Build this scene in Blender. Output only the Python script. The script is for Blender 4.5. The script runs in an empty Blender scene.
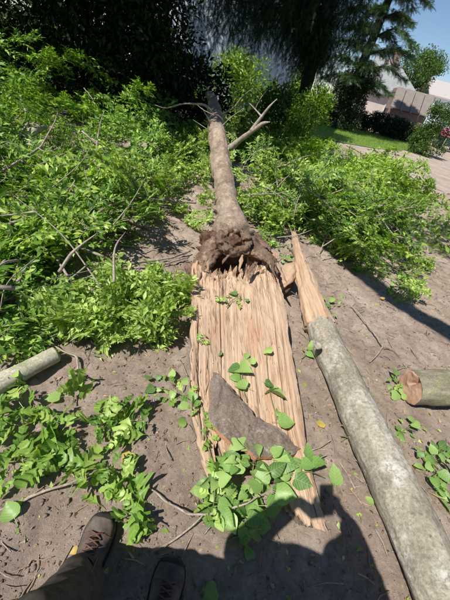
import bpy, bmesh, math
import numpy as np
from mathutils import Vector, Matrix

# ---------------------------------------------------------------- camera, sky, sun, exposure
S = bpy.context.scene
COL = S.collection
R = math.radians
CAM_H, PITCH, ROLL, FOC = 1.6, R(36.5), R(15.0), 300.0
fw = np.array([0, math.cos(PITCH), -math.sin(PITCH)])
_u = np.array([0, math.sin(PITCH), math.cos(PITCH)]); _r = np.array([1.0, 0, 0])
rt = _r*math.cos(ROLL) + _u*math.sin(ROLL)
up = -_r*math.sin(ROLL) + _u*math.cos(ROLL)
cd = bpy.data.cameras.new('camera'); cam = bpy.data.objects.new('camera', cd); COL.objects.link(cam)
cd.sensor_fit = 'VERTICAL'; cd.sensor_height = 36.0; cd.lens = 36.0*FOC/600.0
cd.clip_start = 0.01; cd.clip_end = 2000
m = Matrix.Identity(4)
for i in range(3):
    m[i][0] = rt[i]; m[i][1] = up[i]; m[i][2] = -fw[i]
m[2][3] = CAM_H
cam.matrix_world = m
S.camera = cam

SUN_DIR = np.array([0.395, 0.404, -0.8253])          # the way the light travels
SUN_DIR /= np.linalg.norm(SUN_DIR)
SUN_EL = math.asin(-SUN_DIR[2])
W = bpy.data.worlds.new('World'); S.world = W; W.use_nodes = True
wn = W.node_tree; bg = wn.nodes['Background']
sky = wn.nodes.new('ShaderNodeTexSky'); sky.sky_type = 'NISHITA'; sky.sun_disc = False
sky.sun_elevation = SUN_EL
sky.sun_rotation = math.atan2(-SUN_DIR[0], -SUN_DIR[1])
sky.air_density = 1.0; sky.dust_density = 0.0; sky.ozone_density = 4.0
wn.links.new(sky.outputs[0], bg.inputs[0]); bg.inputs[1].default_value = 0.085
sl = bpy.data.lights.new('sun', 'SUN'); so = bpy.data.objects.new('sun', sl); COL.objects.link(so)
sl.energy = 5.0; sl.angle = R(0.53); sl.color = (1.0, 0.955, 0.88)
so.rotation_euler = Vector(SUN_DIR).to_track_quat('-Z', 'Y').to_euler()
so.location = (-6, -6, 14)
S.view_settings.view_transform = 'Standard'; S.view_settings.look = 'None'
S.view_settings.gamma = 1; S.view_settings.exposure = 0.32
S.view_settings.use_curve_mapping = False
S.cycles.max_bounces = 8; S.cycles.transparent_max_bounces = 8
S.cycles.use_denoising = True

# ---------------------------------------------------------------- helpers
rng = np.random.default_rng(11)
EYE = np.array([0, 0, CAM_H])

def ray(x, y):
    d = fw*FOC + rt*(x-225) + up*(300-y)
    return d/np.linalg.norm(d)
def P(x, y, z=0.0):                                   # where a line of sight meets the level z
    d = ray(x, y); return EYE + d*((z-CAM_H)/d[2])
def D(x, y, dist):                                    # a point at a horizontal distance
    d = ray(x, y); return EYE + d*(dist/math.hypot(d[0], d[1]))

def _h(ix, iy, iz, s):
    n = (ix.astype(np.int64)*374761393 + iy.astype(np.int64)*668265263 + iz.astype(np.int64)*2147483647 + s*974711) & 0xffffffff
    n = ((n ^ (n >> 13))*1274126177) & 0xffffffff
    n = ((n ^ (n >> 16))*2246822519) & 0xffffffff
    return ((n ^ (n >> 15)) & 0xffff)/32767.5 - 1.0
def noise(p, f=1.0, s=0):
    p = np.asarray(p, float)*f
    i = np.floor(p); t = p-i; t = t*t*(3-2*t)
    i = i.astype(np.int64); out = 0
    for a in (0, 1):
        for b in (0, 1):
            for c in (0, 1):
                w = (t[..., 0] if a else 1-t[..., 0])*(t[..., 1] if b else 1-t[..., 1])*(t[..., 2] if c else 1-t[..., 2])
                out = out + w*_h(i[..., 0]+a, i[..., 1]+b, i[..., 2]+c, s)
    return out
def fbm(p, f=1.0, o=4, s=0):
    r = 0; a = 1.0
    for k in range(o):
        r = r + a*noise(p, f, s+k*17); f *= 2.05; a *= 0.5
    return r

class MB:                                             # collects faces, builds ONE mesh
    def __init__(s): s.v = []; s.f = []; s.n = 0; s.uv = []
    def add(s, v, faces, uv=None):
        v = np.asarray(v, float).reshape(-1, 3)
        s.v.append(v)
        s.uv.append(np.zeros((len(v), 2)) if uv is None else np.asarray(uv, float).reshape(-1, 2))
        for fa in (faces if isinstance(faces, list) else [faces]):
            fa = np.asarray(fa, np.int64)
            if len(fa): s.f.append(fa + s.n)
        s.n += len(v); return s
    def mesh(s, name, smooth=True):
        me = bpy.data.meshes.new(name)
        v = np.concatenate(s.v); uv = np.concatenate(s.uv)
        idx = np.concatenate([f.reshape(-1) for f in s.f])
        tot = np.concatenate([np.full(len(f), f.shape[1]) for f in s.f])
        st = np.concatenate([[0], np.cumsum(tot)[:-1]])
        me.vertices.add(len(v)); me.vertices.foreach_set('co', v.astype(np.float32).reshape(-1))
        me.loops.add(len(idx)); me.loops.foreach_set('vertex_index', idx.astype(np.int32))
        me.polygons.add(len(tot)); me.polygons.foreach_set('loop_start', st.astype(np.int32))
        me.polygons.foreach_set('use_smooth', np.full(len(tot), bool(smooth)))
        me.update(calc_edges=True)
        l = me.uv_layers.new(name='uv')
        l.data.foreach_set('uv', uv[idx].astype(np.float32).reshape(-1))
        me.validate()
        return me
    def build(s, name, mat, parent=None, smooth=True):
        return ob(name, s.mesh(name, smooth), mat, parent)

def ob(name, me, mat, parent=None):
    o = bpy.data.objects.new(name, me); COL.objects.link(o)
    if mat is not None and me is not None and not me.materials: me.materials.append(mat)
    if parent is not None: o.parent = parent
    return o
def empty(name, loc=(0, 0, 0)):
    o = bpy.data.objects.new(name, None); COL.objects.link(o); o.location = tuple(loc); o.empty_display_size = 0.1
    return o
def tag(o, label=None, cat=None, group=None, kind=None):
    if label: o['label'] = label
    if cat: o['category'] = cat
    if group: o['group'] = group
    if kind: o['kind'] = kind
    return o
def thing(name, label, cat, loc=(0, 0, 0), group=None): return tag(empty(name, loc), label, cat, group)

def grid_faces(nu, nv, wrap=False):                   # rows nv of nu
    a = np.arange(nu if wrap else nu-1); b = np.arange(nv-1)
    A, B = np.meshgrid(a, b); A = A.reshape(-1); B = B.reshape(-1); A1 = (A+1) % nu
    return np.stack([B*nu+A, B*nu+A1, (B+1)*nu+A1, (B+1)*nu+A], 1)

def spline(pts, n):
    pts = np.asarray(pts, float)
    if len(pts) == 2: return pts[0]+(pts[1]-pts[0])*np.linspace(0, 1, n)[:, None]
    q = np.vstack([2*pts[0]-pts[1], pts, 2*pts[-1]-pts[-2]])
    t = np.linspace(0, len(pts)-1-1e-9, n); k = t.astype(int); t = (t-k)[:, None]
    p0, p1, p2, p3 = q[k], q[k+1], q[k+2], q[k+3]
    return 0.5*((2*p1)+(-p0+p2)*t+(2*p0-5*p1+4*p2-p3)*t*t+(-p0+3*p1-3*p2+p3)*t**3)

def frames(path):
    T = np.gradient(path, axis=0); T /= np.linalg.norm(T, axis=1)[:, None]+1e-12
    ref = np.array([0, 0, 1.0]) if abs(T[0][2]) < 0.9 else np.array([0, 1.0, 0])
    N = np.cross(ref, T[0]); N /= np.linalg.norm(N); Ns = []
    for t in T:
        N = N - t*np.dot(N, t); N /= np.linalg.norm(N)+1e-12; Ns.append(N)
    N = np.array(Ns); return T, N, np.cross(T, N)

def tube(mb, pts, rad, n=20, seg=8, amp=0.0, freq=6.0, seed=0, caps=True, squash=None, resample=True, fib=0.0, fr=3.0, fl=2.5):
    path = spline(pts, n) if resample else np.asarray(pts, float); n = len(path)
    rad = np.interp(np.linspace(0, 1, n), np.linspace(0, 1, len(np.atleast_1d(rad))), np.atleast_1d(rad)) if np.ndim(rad) else np.full(n, rad)
    T, N, B = frames(path)
    a = np.linspace(0, 2*np.pi, seg, endpoint=False)
    dirs = N[:, None, :]*np.cos(a)[None, :, None] + B[:, None, :]*np.sin(a)[None, :, None]*(1 if squash is None else squash)
    v = path[:, None, :] + dirs*rad[:, None, None]
    if amp:
        k = 1 + amp*fbm(v, freq, 3, seed)
        if fib:
            l_ = np.concatenate([[0], np.cumsum(np.linalg.norm(np.diff(path, axis=0), axis=1))])
            q = np.stack([np.broadcast_to(np.cos(a)*fr, (n, seg)), np.broadcast_to(np.sin(a)*fr, (n, seg)), np.broadcast_to(l_[:, None]*fl, (n, seg))], -1)
            s_ = fbm(q, 1, 4, seed+3); k = k + fib*(s_ + .6*np.floor(s_*3)/3)
        v = path[:, None, :] + dirs*(rad[:, None]*k)[:, :, None]
    ln = np.concatenate([[0], np.cumsum(np.linalg.norm(np.diff(path, axis=0), axis=1))])
    uv = np.stack([np.broadcast_to(a/(2*np.pi), (n, seg)), np.broadcast_to(ln[:, None], (n, seg))], -1)
    fs = [grid_faces(seg, n, True)[:, ::-1]]
    v = v.reshape(-1, 3); uv = uv.reshape(-1, 2)
    if caps:
        v = np.vstack([v, path[0], path[-1]]); uv = np.vstack([uv, [0, 0], [0, ln[-1]]])
        k = np.arange(seg); k1 = (k+1) % seg
        fs.append(np.stack([np.full(seg, n*seg), k, k1], 1)); fs.append(np.stack([np.full(seg, n*seg+1), (n-1)*seg+k1, (n-1)*seg+k], 1))
    mb.add(v, fs, uv); return mb

def box(mb, lo, hi):
    x0, y0, z0 = lo; x1, y1, z1 = hi
    v = [(x0, y0, z0), (x1, y0, z0), (x1, y1, z0), (x0, y1, z0), (x0, y0, z1), (x1, y0, z1), (x1, y1, z1), (x0, y1, z1)]
    mb.add(v, np.array([(3, 2, 1, 0), (4, 5, 6, 7), (0, 1, 5, 4), (1, 2, 6, 5), (2, 3, 7, 6), (3, 0, 4, 7)])); return mb

def norm(a): return a/(np.linalg.norm(a, axis=-1, keepdims=True)+1e-12)
def basis(d, nrm):                                    # columns: side, along, normal
    d = norm(d); s = norm(np.cross(d, nrm)); n = np.cross(s, d)
    return np.stack([s, d, n], -1)
def inst(mb, tv, tf, M, T, sc):
    v = np.einsum('nij,kj->nki', M, tv)*np.asarray(sc).reshape(-1, 1, 1) + T[:, None, :]
    n, k = len(T), len(tv)
    f = (tf[None] + (np.arange(n)*k)[:, None, None]).reshape(-1, tf.shape[1])
    mb.add(v.reshape(-1, 3), f); return mb
def rdir(n, up_bias=0.0, r=None):
    r = r or rng; d = r.normal(size=(n, 3)); d = norm(d); d[:, 2] += up_bias; return norm(d)

# small leaf: 4 triangles folded along the midrib (x side, y along, z up)
LEAF_V = np.array([(0, 0, 0), (0.21, .42, .05), (0, .5, -.02), (-.21, .42, .05), (0, 1, -.10)])
LEAF_F = np.array([(0, 1, 2), (0, 2, 3), (1, 4, 2), (2, 4, 3)])
NARROW_V = LEAF_V*np.array([.62, 1, 1])
BROAD_V = LEAF_V*np.array([1.55, 1, 1])
# conifer spray: flat feather of needles, drooping
def spray(nn=9, droop=.25, w=.34, seed=0):
    r = np.random.default_rng(seed); v = []; f = []
    for i in range(nn):
        t = (i+.5)/nn; z = -droop*t*t
        for sd in (-1, 1):
            L = w*(1-t*.75)*(0.8+.4*r.random()); b = len(v); wd = .035
            v += [(0, t-wd, z), (0, t+wd, z), (sd*L, t+L*.75, z-L*.35*r.random())]; f.append((b, b+1, b+2))
    b = len(v); v += [(-.012, 0, 0), (.012, 0, 0), (0, 1.06, -droop)]; f.append((b, b+1, b+2))
    return np.array(v), np.array(f)

# ---------------------------------------------------------------- materials
MATS = {}
def nodes(name):
    mt = bpy.data.materials.new(name); mt.use_nodes = True
    nt = mt.node_tree; return mt, nt, nt.nodes['Principled BSDF']
def nd(nt, t, **k):
    n = nt.nodes.new(t)
    for a, b in k.items(): setattr(n, a, b)
    return n
def ramp(nt, fac, stops, interp='LINEAR'):
    n = nt.nodes.new('ShaderNodeValToRGB'); n.color_ramp.interpolation = interp
    el = n.color_ramp.elements
    while len(el) < len(stops): el.new(.5)
    for e, (p, c) in zip(el, stops): e.position = p; e.color = (*c, 1) if len(c) == 3 else c
    nt.links.new(fac, n.inputs[0]); return n.outputs[0]
def ntex(nt, vec, scale, detail=6, rough=.6, dist=0.0):
    n = nd(nt, 'ShaderNodeTexNoise'); n.inputs['Scale'].default_value = scale; n.inputs['Detail'].default_value = detail
    n.inputs['Roughness'].default_value = rough; n.inputs['Distortion'].default_value = dist
    if vec is not None: nt.links.new(vec, n.inputs['Vector'])
    return n.outputs[0]
def mapping(nt, vec, scale):
    n = nd(nt, 'ShaderNodeMapping'); n.inputs['Scale'].default_value = scale; nt.links.new(vec, n.inputs['Vector']); return n.outputs[0]
def mix(nt, fac, a, b, mode='MIX'):
    n = nd(nt, 'ShaderNodeMix', data_type='RGBA', blend_type=mode)
    for sock, val in ((n.inputs[0], fac), (n.inputs[6], a), (n.inputs[7], b)):
        if hasattr(val, 'default_value') or hasattr(val, 'is_linked'): nt.links.new(val, sock)
        elif isinstance(val, (int, float)): sock.default_value = val
        else: sock.default_value = (*val, 1)
    return n.outputs[2]
def bump(nt, bs, h, strength=.5, dist=.01):
    n = nd(nt, 'ShaderNodeBump'); n.inputs['Strength'].default_value = strength; n.inputs['Distance'].default_value = dist
    nt.links.new(h, n.inputs['Height']); nt.links.new(n.outputs[0], bs.inputs['Normal'])
def coord(nt, which='Object'): return nd(nt, 'ShaderNodeTexCoord').outputs[which]

def leaf_mat(name, c_dark, c_mid, c_light, trans=.35, rough=.5, vein=False, spec=.35):
    mt, nt, b = nodes(name)
    g = nd(nt, 'ShaderNodeNewGeometry'); oi = nd(nt, 'ShaderNodeObjectInfo')
    ad = nd(nt, 'ShaderNodeMath', operation='ADD'); nt.links.new(g.outputs['Random Per Island'], ad.inputs[0]); nt.links.new(oi.outputs['Random'], ad.inputs[1])
    fr = nd(nt, 'ShaderNodeMath', operation='FRACT'); nt.links.new(ad.outputs[0], fr.inputs[0])
    c = ramp(nt, fr.outputs[0], [(0, c_dark), (.45, c_mid), (.85, c_light), (1, tuple(min(1, x*1.25) for x in c_light))])
    n = ntex(nt, coord(nt), 30, 3); c = mix(nt, .35, c, ramp(nt, n, [(.3, (.35, .35, .35)), (.7, (.8, .8, .8))]), 'OVERLAY')
    if vein:
        sx = nd(nt, 'ShaderNodeSeparateXYZ'); nt.links.new(coord(nt), sx.inputs[0])
        ab = nd(nt, 'ShaderNodeMath', operation='ABSOLUTE'); nt.links.new(sx.outputs[0], ab.inputs[0])
        k = nd(nt, 'ShaderNodeMath', operation='MULTIPLY_ADD'); k.inputs[1].default_value = -.75; nt.links.new(ab.outputs[0], k.inputs[0]); nt.links.new(sx.outputs[1], k.inputs[2])
        w = nd(nt, 'ShaderNodeMath', operation='PINGPONG'); w.inputs[1].default_value = .085; nt.links.new(k.outputs[0], w.inputs[0])
        mn = nd(nt, 'ShaderNodeMath', operation='MINIMUM'); nt.links.new(w.outputs[0], mn.inputs[0]); nt.links.new(ab.outputs[0], mn.inputs[1])
        vf = ramp(nt, mn.outputs[0], [(0, (1, 1, 1)), (.022, (0, 0, 0))])
        c = mix(nt, vf, c, mix(nt, .38, c, (.5, .6, .28)))
        br = ntex(nt, coord(nt), 5.5, 6, .7); c = mix(nt, ramp(nt, br, [(.64, (0, 0, 0)), (.72, (.7, .7, .7))]), c, (.22, .17, .05))
    nt.links.new(c, b.inputs['Base Color']); b.inputs['Roughness'].default_value = rough
    b.inputs['Specular IOR Level'].default_value = spec
    tr = nd(nt, 'ShaderNodeBsdfTranslucent'); tc = mix(nt, 1.0, c, (1.25, 1.3, .45), 'MULTIPLY'); nt.links.new(tc, tr.inputs[0])
    ms = nd(nt, 'ShaderNodeMixShader'); ms.inputs[0].default_value = trans
    nt.links.new(b.outputs[0], ms.inputs[1]); nt.links.new(tr.outputs[0], ms.inputs[2])
    nt.links.new(ms.outputs[0], nt.nodes['Material Output'].inputs[0])
    return mt

def bark_mat(name, stops, scale=9, stretch=(1, 1, .35), lichen=None, lich_amt=(.55, .65), bs_=.7, dist=.008, uv=False):
    mt, nt, b = nodes(name); co = coord(nt, 'Object')
    v = mapping(nt, co, stretch)
    a = ntex(nt, v, scale, 8, .68, .4); c = ramp(nt, a, stops)
    fine = ntex(nt, co, scale*9, 5, .7)
    c = mix(nt, .75, c, ramp(nt, fine, [(.3, (.22, .22, .22)), (.7, (.75, .75, .75))]), 'OVERLAY')
    if lichen:
        l = ntex(nt, co, scale*1.1, 9, .74, .1); l2 = ntex(nt, co, scale*5.3, 7, .75, .1)
        f = ramp(nt, l, [(lich_amt[0], (0, 0, 0)), (lich_amt[1], (1, 1, 1))]); f2 = ramp(nt, l2, [(.44, (0, 0, 0)), (.54, (1, 1, 1))])
        c = mix(nt, mix(nt, 1.0, f, f2, 'MULTIPLY'), c, lichen)
    sp = ntex(nt, co, scale*4.2, 6, .8); c = mix(nt, ramp(nt, sp, [(.60, (0, 0, 0)), (.68, (.75, .75, .75))]), c, tuple(x*.55 for x in stops[0][1]))
    nt.links.new(c, b.inputs['Base Color']); b.inputs['Roughness'].default_value = .85; b.inputs['Specular IOR Level'].default_value = .2
    h = mix(nt, .35, a, fine); bump(nt, b, h, bs_, dist); return mt

def wood_mat(name, pale, mid, dark, uvscale=(42, 1.6, 1), brown=.0):
    mt, nt, b = nodes(name); uv = coord(nt, 'UV')
    v = mapping(nt, uv, uvscale)
    a = ntex(nt, v, 1.0, 7, .65, .6); c = ramp(nt, a, [(.12, dark), (.36, mid), (.62, pale), (.85, tuple(min(1, x*1.05) for x in pale))])
    v2 = mapping(nt, uv, (uvscale[0]*5, uvscale[1]*2.6, 1)); f = ntex(nt, v2, 1.0, 4, .7)
    c = mix(nt, .55, c, ramp(nt, f, [(.25, (.30, .30, .30)), (.75, (.72, .72, .72))]), 'OVERLAY')
    big = ntex(nt, coord(nt, 'Object'), 3.2, 5, .6, .5)
    c = mix(nt, ramp(nt, big, [(.46+brown, (0, 0, 0)), (.68+brown, (.55, .55, .55))]), c, tuple(.5*x+.5*y for x, y in zip(mid, dark)))
    st_ = ntex(nt, mapping(nt, coord(nt, 'Object'), (1, .45, 1)), 5.5, 8, .7, .3)
    c = mix(nt, ramp(nt, st_, [(.52, (0, 0, 0)), (.66, (.55, .55, .55))]), c, (mid[0]*1.02, mid[1]*.74, mid[2]*.62))
    gr = ntex(nt, mapping(nt, coord(nt, 'Object'), (1.6, .5, 1)), 9, 8, .75, .2)
    c = mix(nt, ramp(nt, gr, [(.60, (0, 0, 0)), (.72, (.6, .6, .6))]), c, (.24, .17, .125))
    ck = ntex(nt, mapping(nt, uv, (uvscale[0]*2.2, uvscale[1]*.8, 1)), 1.0, 3, .5)
    c = mix(nt, ramp(nt, ck, [(.27, (.85, .85, .85)), (.32, (0, 0, 0))]), c, (.16, .085, .05))
    nt.links.new(c, b.inputs['Base Color']); b.inputs['Roughness'].default_value = .75; b.inputs['Specular IOR Level'].default_value = .2
    h = mix(nt, .7, a, f); bump(nt, b, h, 1.0, .006); return mt

def plain(name, c, rough=.7, metal=0.0, var=.15, scale=12, spec=.3):
    mt, nt, b = nodes(name); n = ntex(nt, coord(nt), scale, 5)
    n2 = ntex(nt, coord(nt), scale*7, 5, .7); lo = tuple(x*(1-var) for x in c); hi = tuple(min(1, x*(1+var)) for x in c)
    nt.links.new(mix(nt, min(.6, var*2), ramp(nt, n, [(.3, lo), (.7, hi)]), ramp(nt, n2, [(.3, (.3, .3, .3)), (.7, (.7, .7, .7))]), 'OVERLAY'), b.inputs['Base Color']); b.inputs['Roughness'].default_value = rough
    b.inputs['Metallic'].default_value = metal; b.inputs['Specular IOR Level'].default_value = spec
    bump(nt, b, n, .25, .004); return mt

def soil_mat():
    mt, nt, b = nodes('soil'); co = coord(nt)
    big = ntex(nt, co, .9, 6, .6, .3); mid = ntex(nt, co, 7, 8, .7, .3); fine = ntex(nt, co, 60, 6, .75); grit = ntex(nt, co, 240, 4, .8)
    c = ramp(nt, mid, [(.28, (.26, .19, .145)), (.5, (.45, .355, .29)), (.75, (.60, .50, .42))])
    c = mix(nt, .45, c, ramp(nt, big, [(.3, (.34, .255, .20)), (.7, (.60, .50, .425))]))
    pt = ntex(nt, co, 2.3, 7, .65, .6)
    c = mix(nt, ramp(nt, pt, [(.44, (0, 0, 0)), (.64, (.55, .55, .55))]), c, (.26, .19, .148))
    c = mix(nt, .65, c, ramp(nt, fine, [(.25, (.27, .27, .27)), (.75, (.75, .75, .75))]), 'OVERLAY')
    c = mix(nt, ramp(nt, grit, [(.68, (0, 0, 0)), (.76, (.8, .8, .8))]), c, (.66, .57, .49))
    nt.links.new(c, b.inputs['Base Color']); b.inputs['Roughness'].default_value = .95; b.inputs['Specular IOR Level'].default_value = .1
    h = mix(nt, .5, mid, fine); h = mix(nt, .3, h, grit); bump(nt, b, h, 1.0, .022); return mt

M_SOIL = soil_mat()
M_BRUSH = [leaf_mat('brush_leaf', (.07, .155, .018), (.21, .37, .040), (.45, .60, .12), .42, .40),
           leaf_mat('brush_leaf_deep', (.045, .115, .022), (.15, .30, .042), (.34, .50, .10), .40, .40)]
M_SPROUT = leaf_mat('sprout_leaf', (.19, .29, .06), (.34, .49, .11), (.52, .66, .22), .38, .42)
M_IVY = leaf_mat('ivy_leaf', (.075, .165, .04), (.185, .33, .08), (.31, .45, .14), .28, .42, True)
M_LOBED = leaf_mat('lobed_leaf', (.09, .20, .028), (.19, .345, .05), (.35, .49, .11), .36, .40, True)
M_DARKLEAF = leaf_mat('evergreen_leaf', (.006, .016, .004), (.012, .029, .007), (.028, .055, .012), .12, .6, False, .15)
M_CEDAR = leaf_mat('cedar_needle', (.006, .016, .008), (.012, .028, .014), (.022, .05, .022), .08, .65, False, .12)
M_PINE = leaf_mat('conifer_needle', (.022, .052, .022), (.045, .09, .036), (.085, .145, .05), .15, .55)
M_SHRUB = leaf_mat('shrub_leaf', (.07, .15, .015), (.14, .26, .03), (.25, .38, .06), .35, .45)
M_TREE = leaf_mat('tree_leaf', (.03, .07, .014), (.06, .125, .022), (.11, .19, .035), .3, .5)
M_GRASS = leaf_mat('grass_blade', (.10, .19, .025), (.18, .30, .045), (.28, .40, .08), .35, .5)
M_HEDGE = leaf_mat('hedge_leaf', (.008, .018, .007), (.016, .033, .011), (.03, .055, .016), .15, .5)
M_YELLOW = leaf_mat('yellow_leaf', (.45, .31, .06), (.52, .37, .08), (.58, .44, .13), .25, .5, True)
M_BROWNLEAF = leaf_mat('dry_leaf', (.10, .055, .03), (.19, .115, .065), (.33, .22, .13), .1, .7)
M_BARK = bark_mat('trunk_bark', [(.25, (.12, .085, .062)), (.5, (.29, .22, .165)), (.75, (.46, .37, .29))], 8, (1, .35, 1), (.52, .46, .37), (.52, .66), 1.0, .014)
M_GREYBARK = bark_mat('limb_bark', [(.25, (.15, .127, .098)), (.48, (.30, .265, .205)), (.75, (.43, .385, .31))], 7, (1, .55, 1), (.52, .52, .47), (.49, .66), 1.0, .012)
M_LOGBARK = bark_mat('log_bark', [(.25, (.10, .085, .06)), (.5, (.25, .22, .16)), (.75, (.42, .38, .29))], 14, (.5, 1, 1), (.22, .27, .10), (.48, .62), .9, .01)
M_PALEBARK = bark_mat('pale_bark', [(.25, (.27, .245, .185)), (.5, (.46, .425, .33)), (.75, (.62, .585, .48))], 10, (.5, 1, 1), (.22, .27, .10), (.5, .64), .6, .006)
M_TWIG = bark_mat('twig_bark', [(.25, (.14, .11, .085)), (.5, (.32, .27, .22)), (.75, (.50, .45, .38))], 30, (1, 1, 1), None, (.5, .6), .4, .002)
M_GREENSTEM = bark_mat('green_stem', [(.25, (.11, .12, .05)), (.5, (.19, .20, .09)), (.75, (.28, .27, .14))], 30, (1, 1, 1), None, (.5, .6), .3, .002)
M_DARKBARK = bark_mat('dark_bark', [(.25, (.010, .008, .007)), (.5, (.024, .019, .016)), (.75, (.05, .041, .034))], 10, (1, 1, .3), None)
M_BURL = bark_mat('torn_bark', [(.25, (.075, .043, .032)), (.5, (.19, .122, .092)), (.75, (.33, .23, .18))], 9, (1, 1, .6), (.30, .22, .17), (.58, .7), 1.0, .014)
M_SLAB = bark_mat('slab_bark', [(.25, (.09, .067, .05)), (.5, (.185, .145, .115)), (.75, (.29, .235, .19))], 14, (1, .35, 1), (.36, .33, .28), (.55, .68), 1.0, .012)
M_INNER = wood_mat('inner_bark', (.56, .32, .19), (.44, .22, .12), (.27, .12, .065), (14, 6, 1))
M_WOOD = wood_mat('split_wood', (.53, .40, .285), (.46, .315, .21), (.30, .175, .105), (30, 1.1, 1), .05)
M_WOOD2 = wood_mat('splinter_wood', (.53, .39, .27), (.455, .30, .19), (.29, .16, .09), (22, 1.6, 1), .05)
M_TORN = bark_mat('torn_butt', [(.25, (.06, .034, .025)), (.48, (.15, .097, .070)), (.75, (.28, .20, .15))], 8, (1, .6, 1), (.44, .30, .205), (.52, .66), 1.0, .016)
M_HOLLOW_SHADE = plain('hollow_shade', (.10, .058, .04), .95, 0, .5, 25, .1)  # dark brown that puts the shade of the hollows into colour

def ringed_mat():
    mt, nt, b = nodes('cut_end_wood'); co = coord(nt)
    w = nd(nt, 'ShaderNodeTexWave', wave_type='RINGS', rings_direction='X'); w.inputs['Scale'].default_value = 26; w.inputs['Distortion'].default_value = 5; w.inputs['Detail'].default_value = 4; w.inputs['Detail Scale'].default_value = 2
    nt.links.new(co, w.inputs['Vector']); n = ntex(nt, co, 9, 6, .65)
    c = ramp(nt, n, [(.3, (.33, .185, .12)), (.55, (.50, .31, .21)), (.75, (.62, .42, .30))])
    c = mix(nt, .18, c, ramp(nt, w.outputs[0], [(0, (.3, .3, .3)), (1, (.7, .7, .7))]), 'OVERLAY')
    nt.links.new(c, b.inputs['Base Color']); b.inputs['Roughness'].default_value = .85; bump(nt, b, n, .6, .008); return mt
M_CUT = ringed_mat()

# ---------------------------------------------------------------- the setting
def ground_z(x, y):
    p = np.stack([np.asarray(x, float), np.asarray(y, float), np.zeros_like(np.asarray(x, float))], -1)
    r = np.hypot(p[..., 0], p[..., 1]-1.5)
    k = np.clip(1.6-r/10, .12, 1)
    return (.020*fbm(p, 1.3, 3, 5) + .017*noise(p, 7, 9) + .011*noise(p, 19, 2) + .009*np.abs(noise(p, 37, 3)) + .004*noise(p, 80, 4))*k - .012

def make_ground():
    def axis(lo, hi, a, b, n, far):
        core = np.linspace(a, b, n); k = np.arange(1, 26); step = (b-a)/n
        g = step*(np.cumsum(1.28**k)); gl = a-g*(a-lo)/g[-1] if lo > -50 else a-np.geomspace(step, a-lo, 34)
        gh = b+np.geomspace(step, hi-b, 40)
        return np.concatenate([np.sort(gl), core, gh])
    xs = axis(-700, 700, -2.4, 3.2, 330, 0); ys = axis(-700, 900, -.2, 5.2, 330, 0)
    X, Y = np.meshgrid(xs, ys)
    Z = ground_z(X, Y)
    Z = np.where((np.hypot(X, Y) > 14), -.03, Z)
    mb = MB(); mb.add(np.stack([X, Y, Z], -1), grid_faces(len(xs), len(ys)))
    o = mb.build('ground', M_SOIL); tag(o, kind='structure'); return o
make_ground()
def gz(p): return float(ground_z(np.array([p[0]]), np.array([p[1]]))[0])

def lawn_mat():
    mt, nt, b = nodes('lawn'); co = coord(nt); a = ntex(nt, co, 1.3, 6); f = ntex(nt, co, 40, 5)
    c = ramp(nt, a, [(.3, (.12, .20, .03)), (.7, (.20, .30, .055))]); c = mix(nt, .5, c, ramp(nt, f, [(.3, (.3, .3, .3)), (.7, (.75, .75, .75))]), 'OVERLAY')
    nt.links.new(c, b.inputs['Base Color']); b.inputs['Roughness'].default_value = .9; bump(nt, b, f, .8, .03); return mt
def sheet(name, poly, z, mat, kind='structure', n=40):
    A = np.array(poly)[:, :2]; B = np.roll(A, -1, 0); t = np.linspace(0, 1, 24, endpoint=False)[:, None]
    e = np.concatenate([a+(b-a)*t for a, b in zip(A, B)]); e3 = np.column_stack([e, np.zeros(len(e))])
    e = e+np.stack([fbm(e3, .9, 4, 3), fbm(e3+50, .9, 4, 4)], -1)*(.06 if name == 'lawn' else .16)
    mb = MB(); v = [(p[0], p[1], z) for p in e]; mb.add(v, [np.array([list(range(len(v)))])])
    o = mb.build(name, mat); tag(o, kind=kind); return o
LAWN = [P(*q) for q in ((292, 119), (340, 123), (382, 135), (421, 148.5), (398, 151), (372, 147.5), (335, 141), (292, 131))]
sheet('lawn', LAWN, -.006, lawn_mat())
M_ROAD = plain('pale_road', (.38, .31, .255), .95, 0, .22, 1.3, .1)
sheet('road', [P(*q) for q in ((345, 144), (372, 148), (398, 151.5), (421, 149), (450, 149), (560, 172), (560, 250), (450, 196), (400, 172), (370, 158))], -.002, M_ROAD)

# grass on the lawn: nobody could count it
def blades(name, n, sample, h, mat, seed):
    r = np.random.default_rng(seed); p = sample(r, n); n = len(p)
    d = rdir(n, 1.6, r); M = basis(d, rdir(n, 0, r))
    tv = np.array([(-.05, 0, 0), (.05, 0, 0), (0, 1, 0)]); mb = MB()
    inst(mb, tv, np.array([(0, 1, 2)]), M, p, h*(.6+.8*r.random(n)))
    return tag(mb.build(name, mat), kind='stuff')
def in_poly(pts, poly):
    x, y = pts[:, 0], pts[:, 1]; c = np.zeros(len(pts), bool); j = len(poly)-1
    for i in range(len(poly)):
        xi, yi = poly[i][:2]; xj, yj = poly[j][:2]
        c ^= ((yi > y) != (yj > y)) & (x < (xj-xi)*(y-yi)/(yj-yi+1e-12)+xi); j = i
    return c
def lawn_s(r, n):
    p = np.stack([r.uniform(-1, 15, n*2), r.uniform(13, 32, n*2), np.zeros(n*2)], 1); return p[in_poly(p, LAWN)]
blades('lawn_grass', 26000, lawn_s, .13, M_GRASS, 3)
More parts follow.
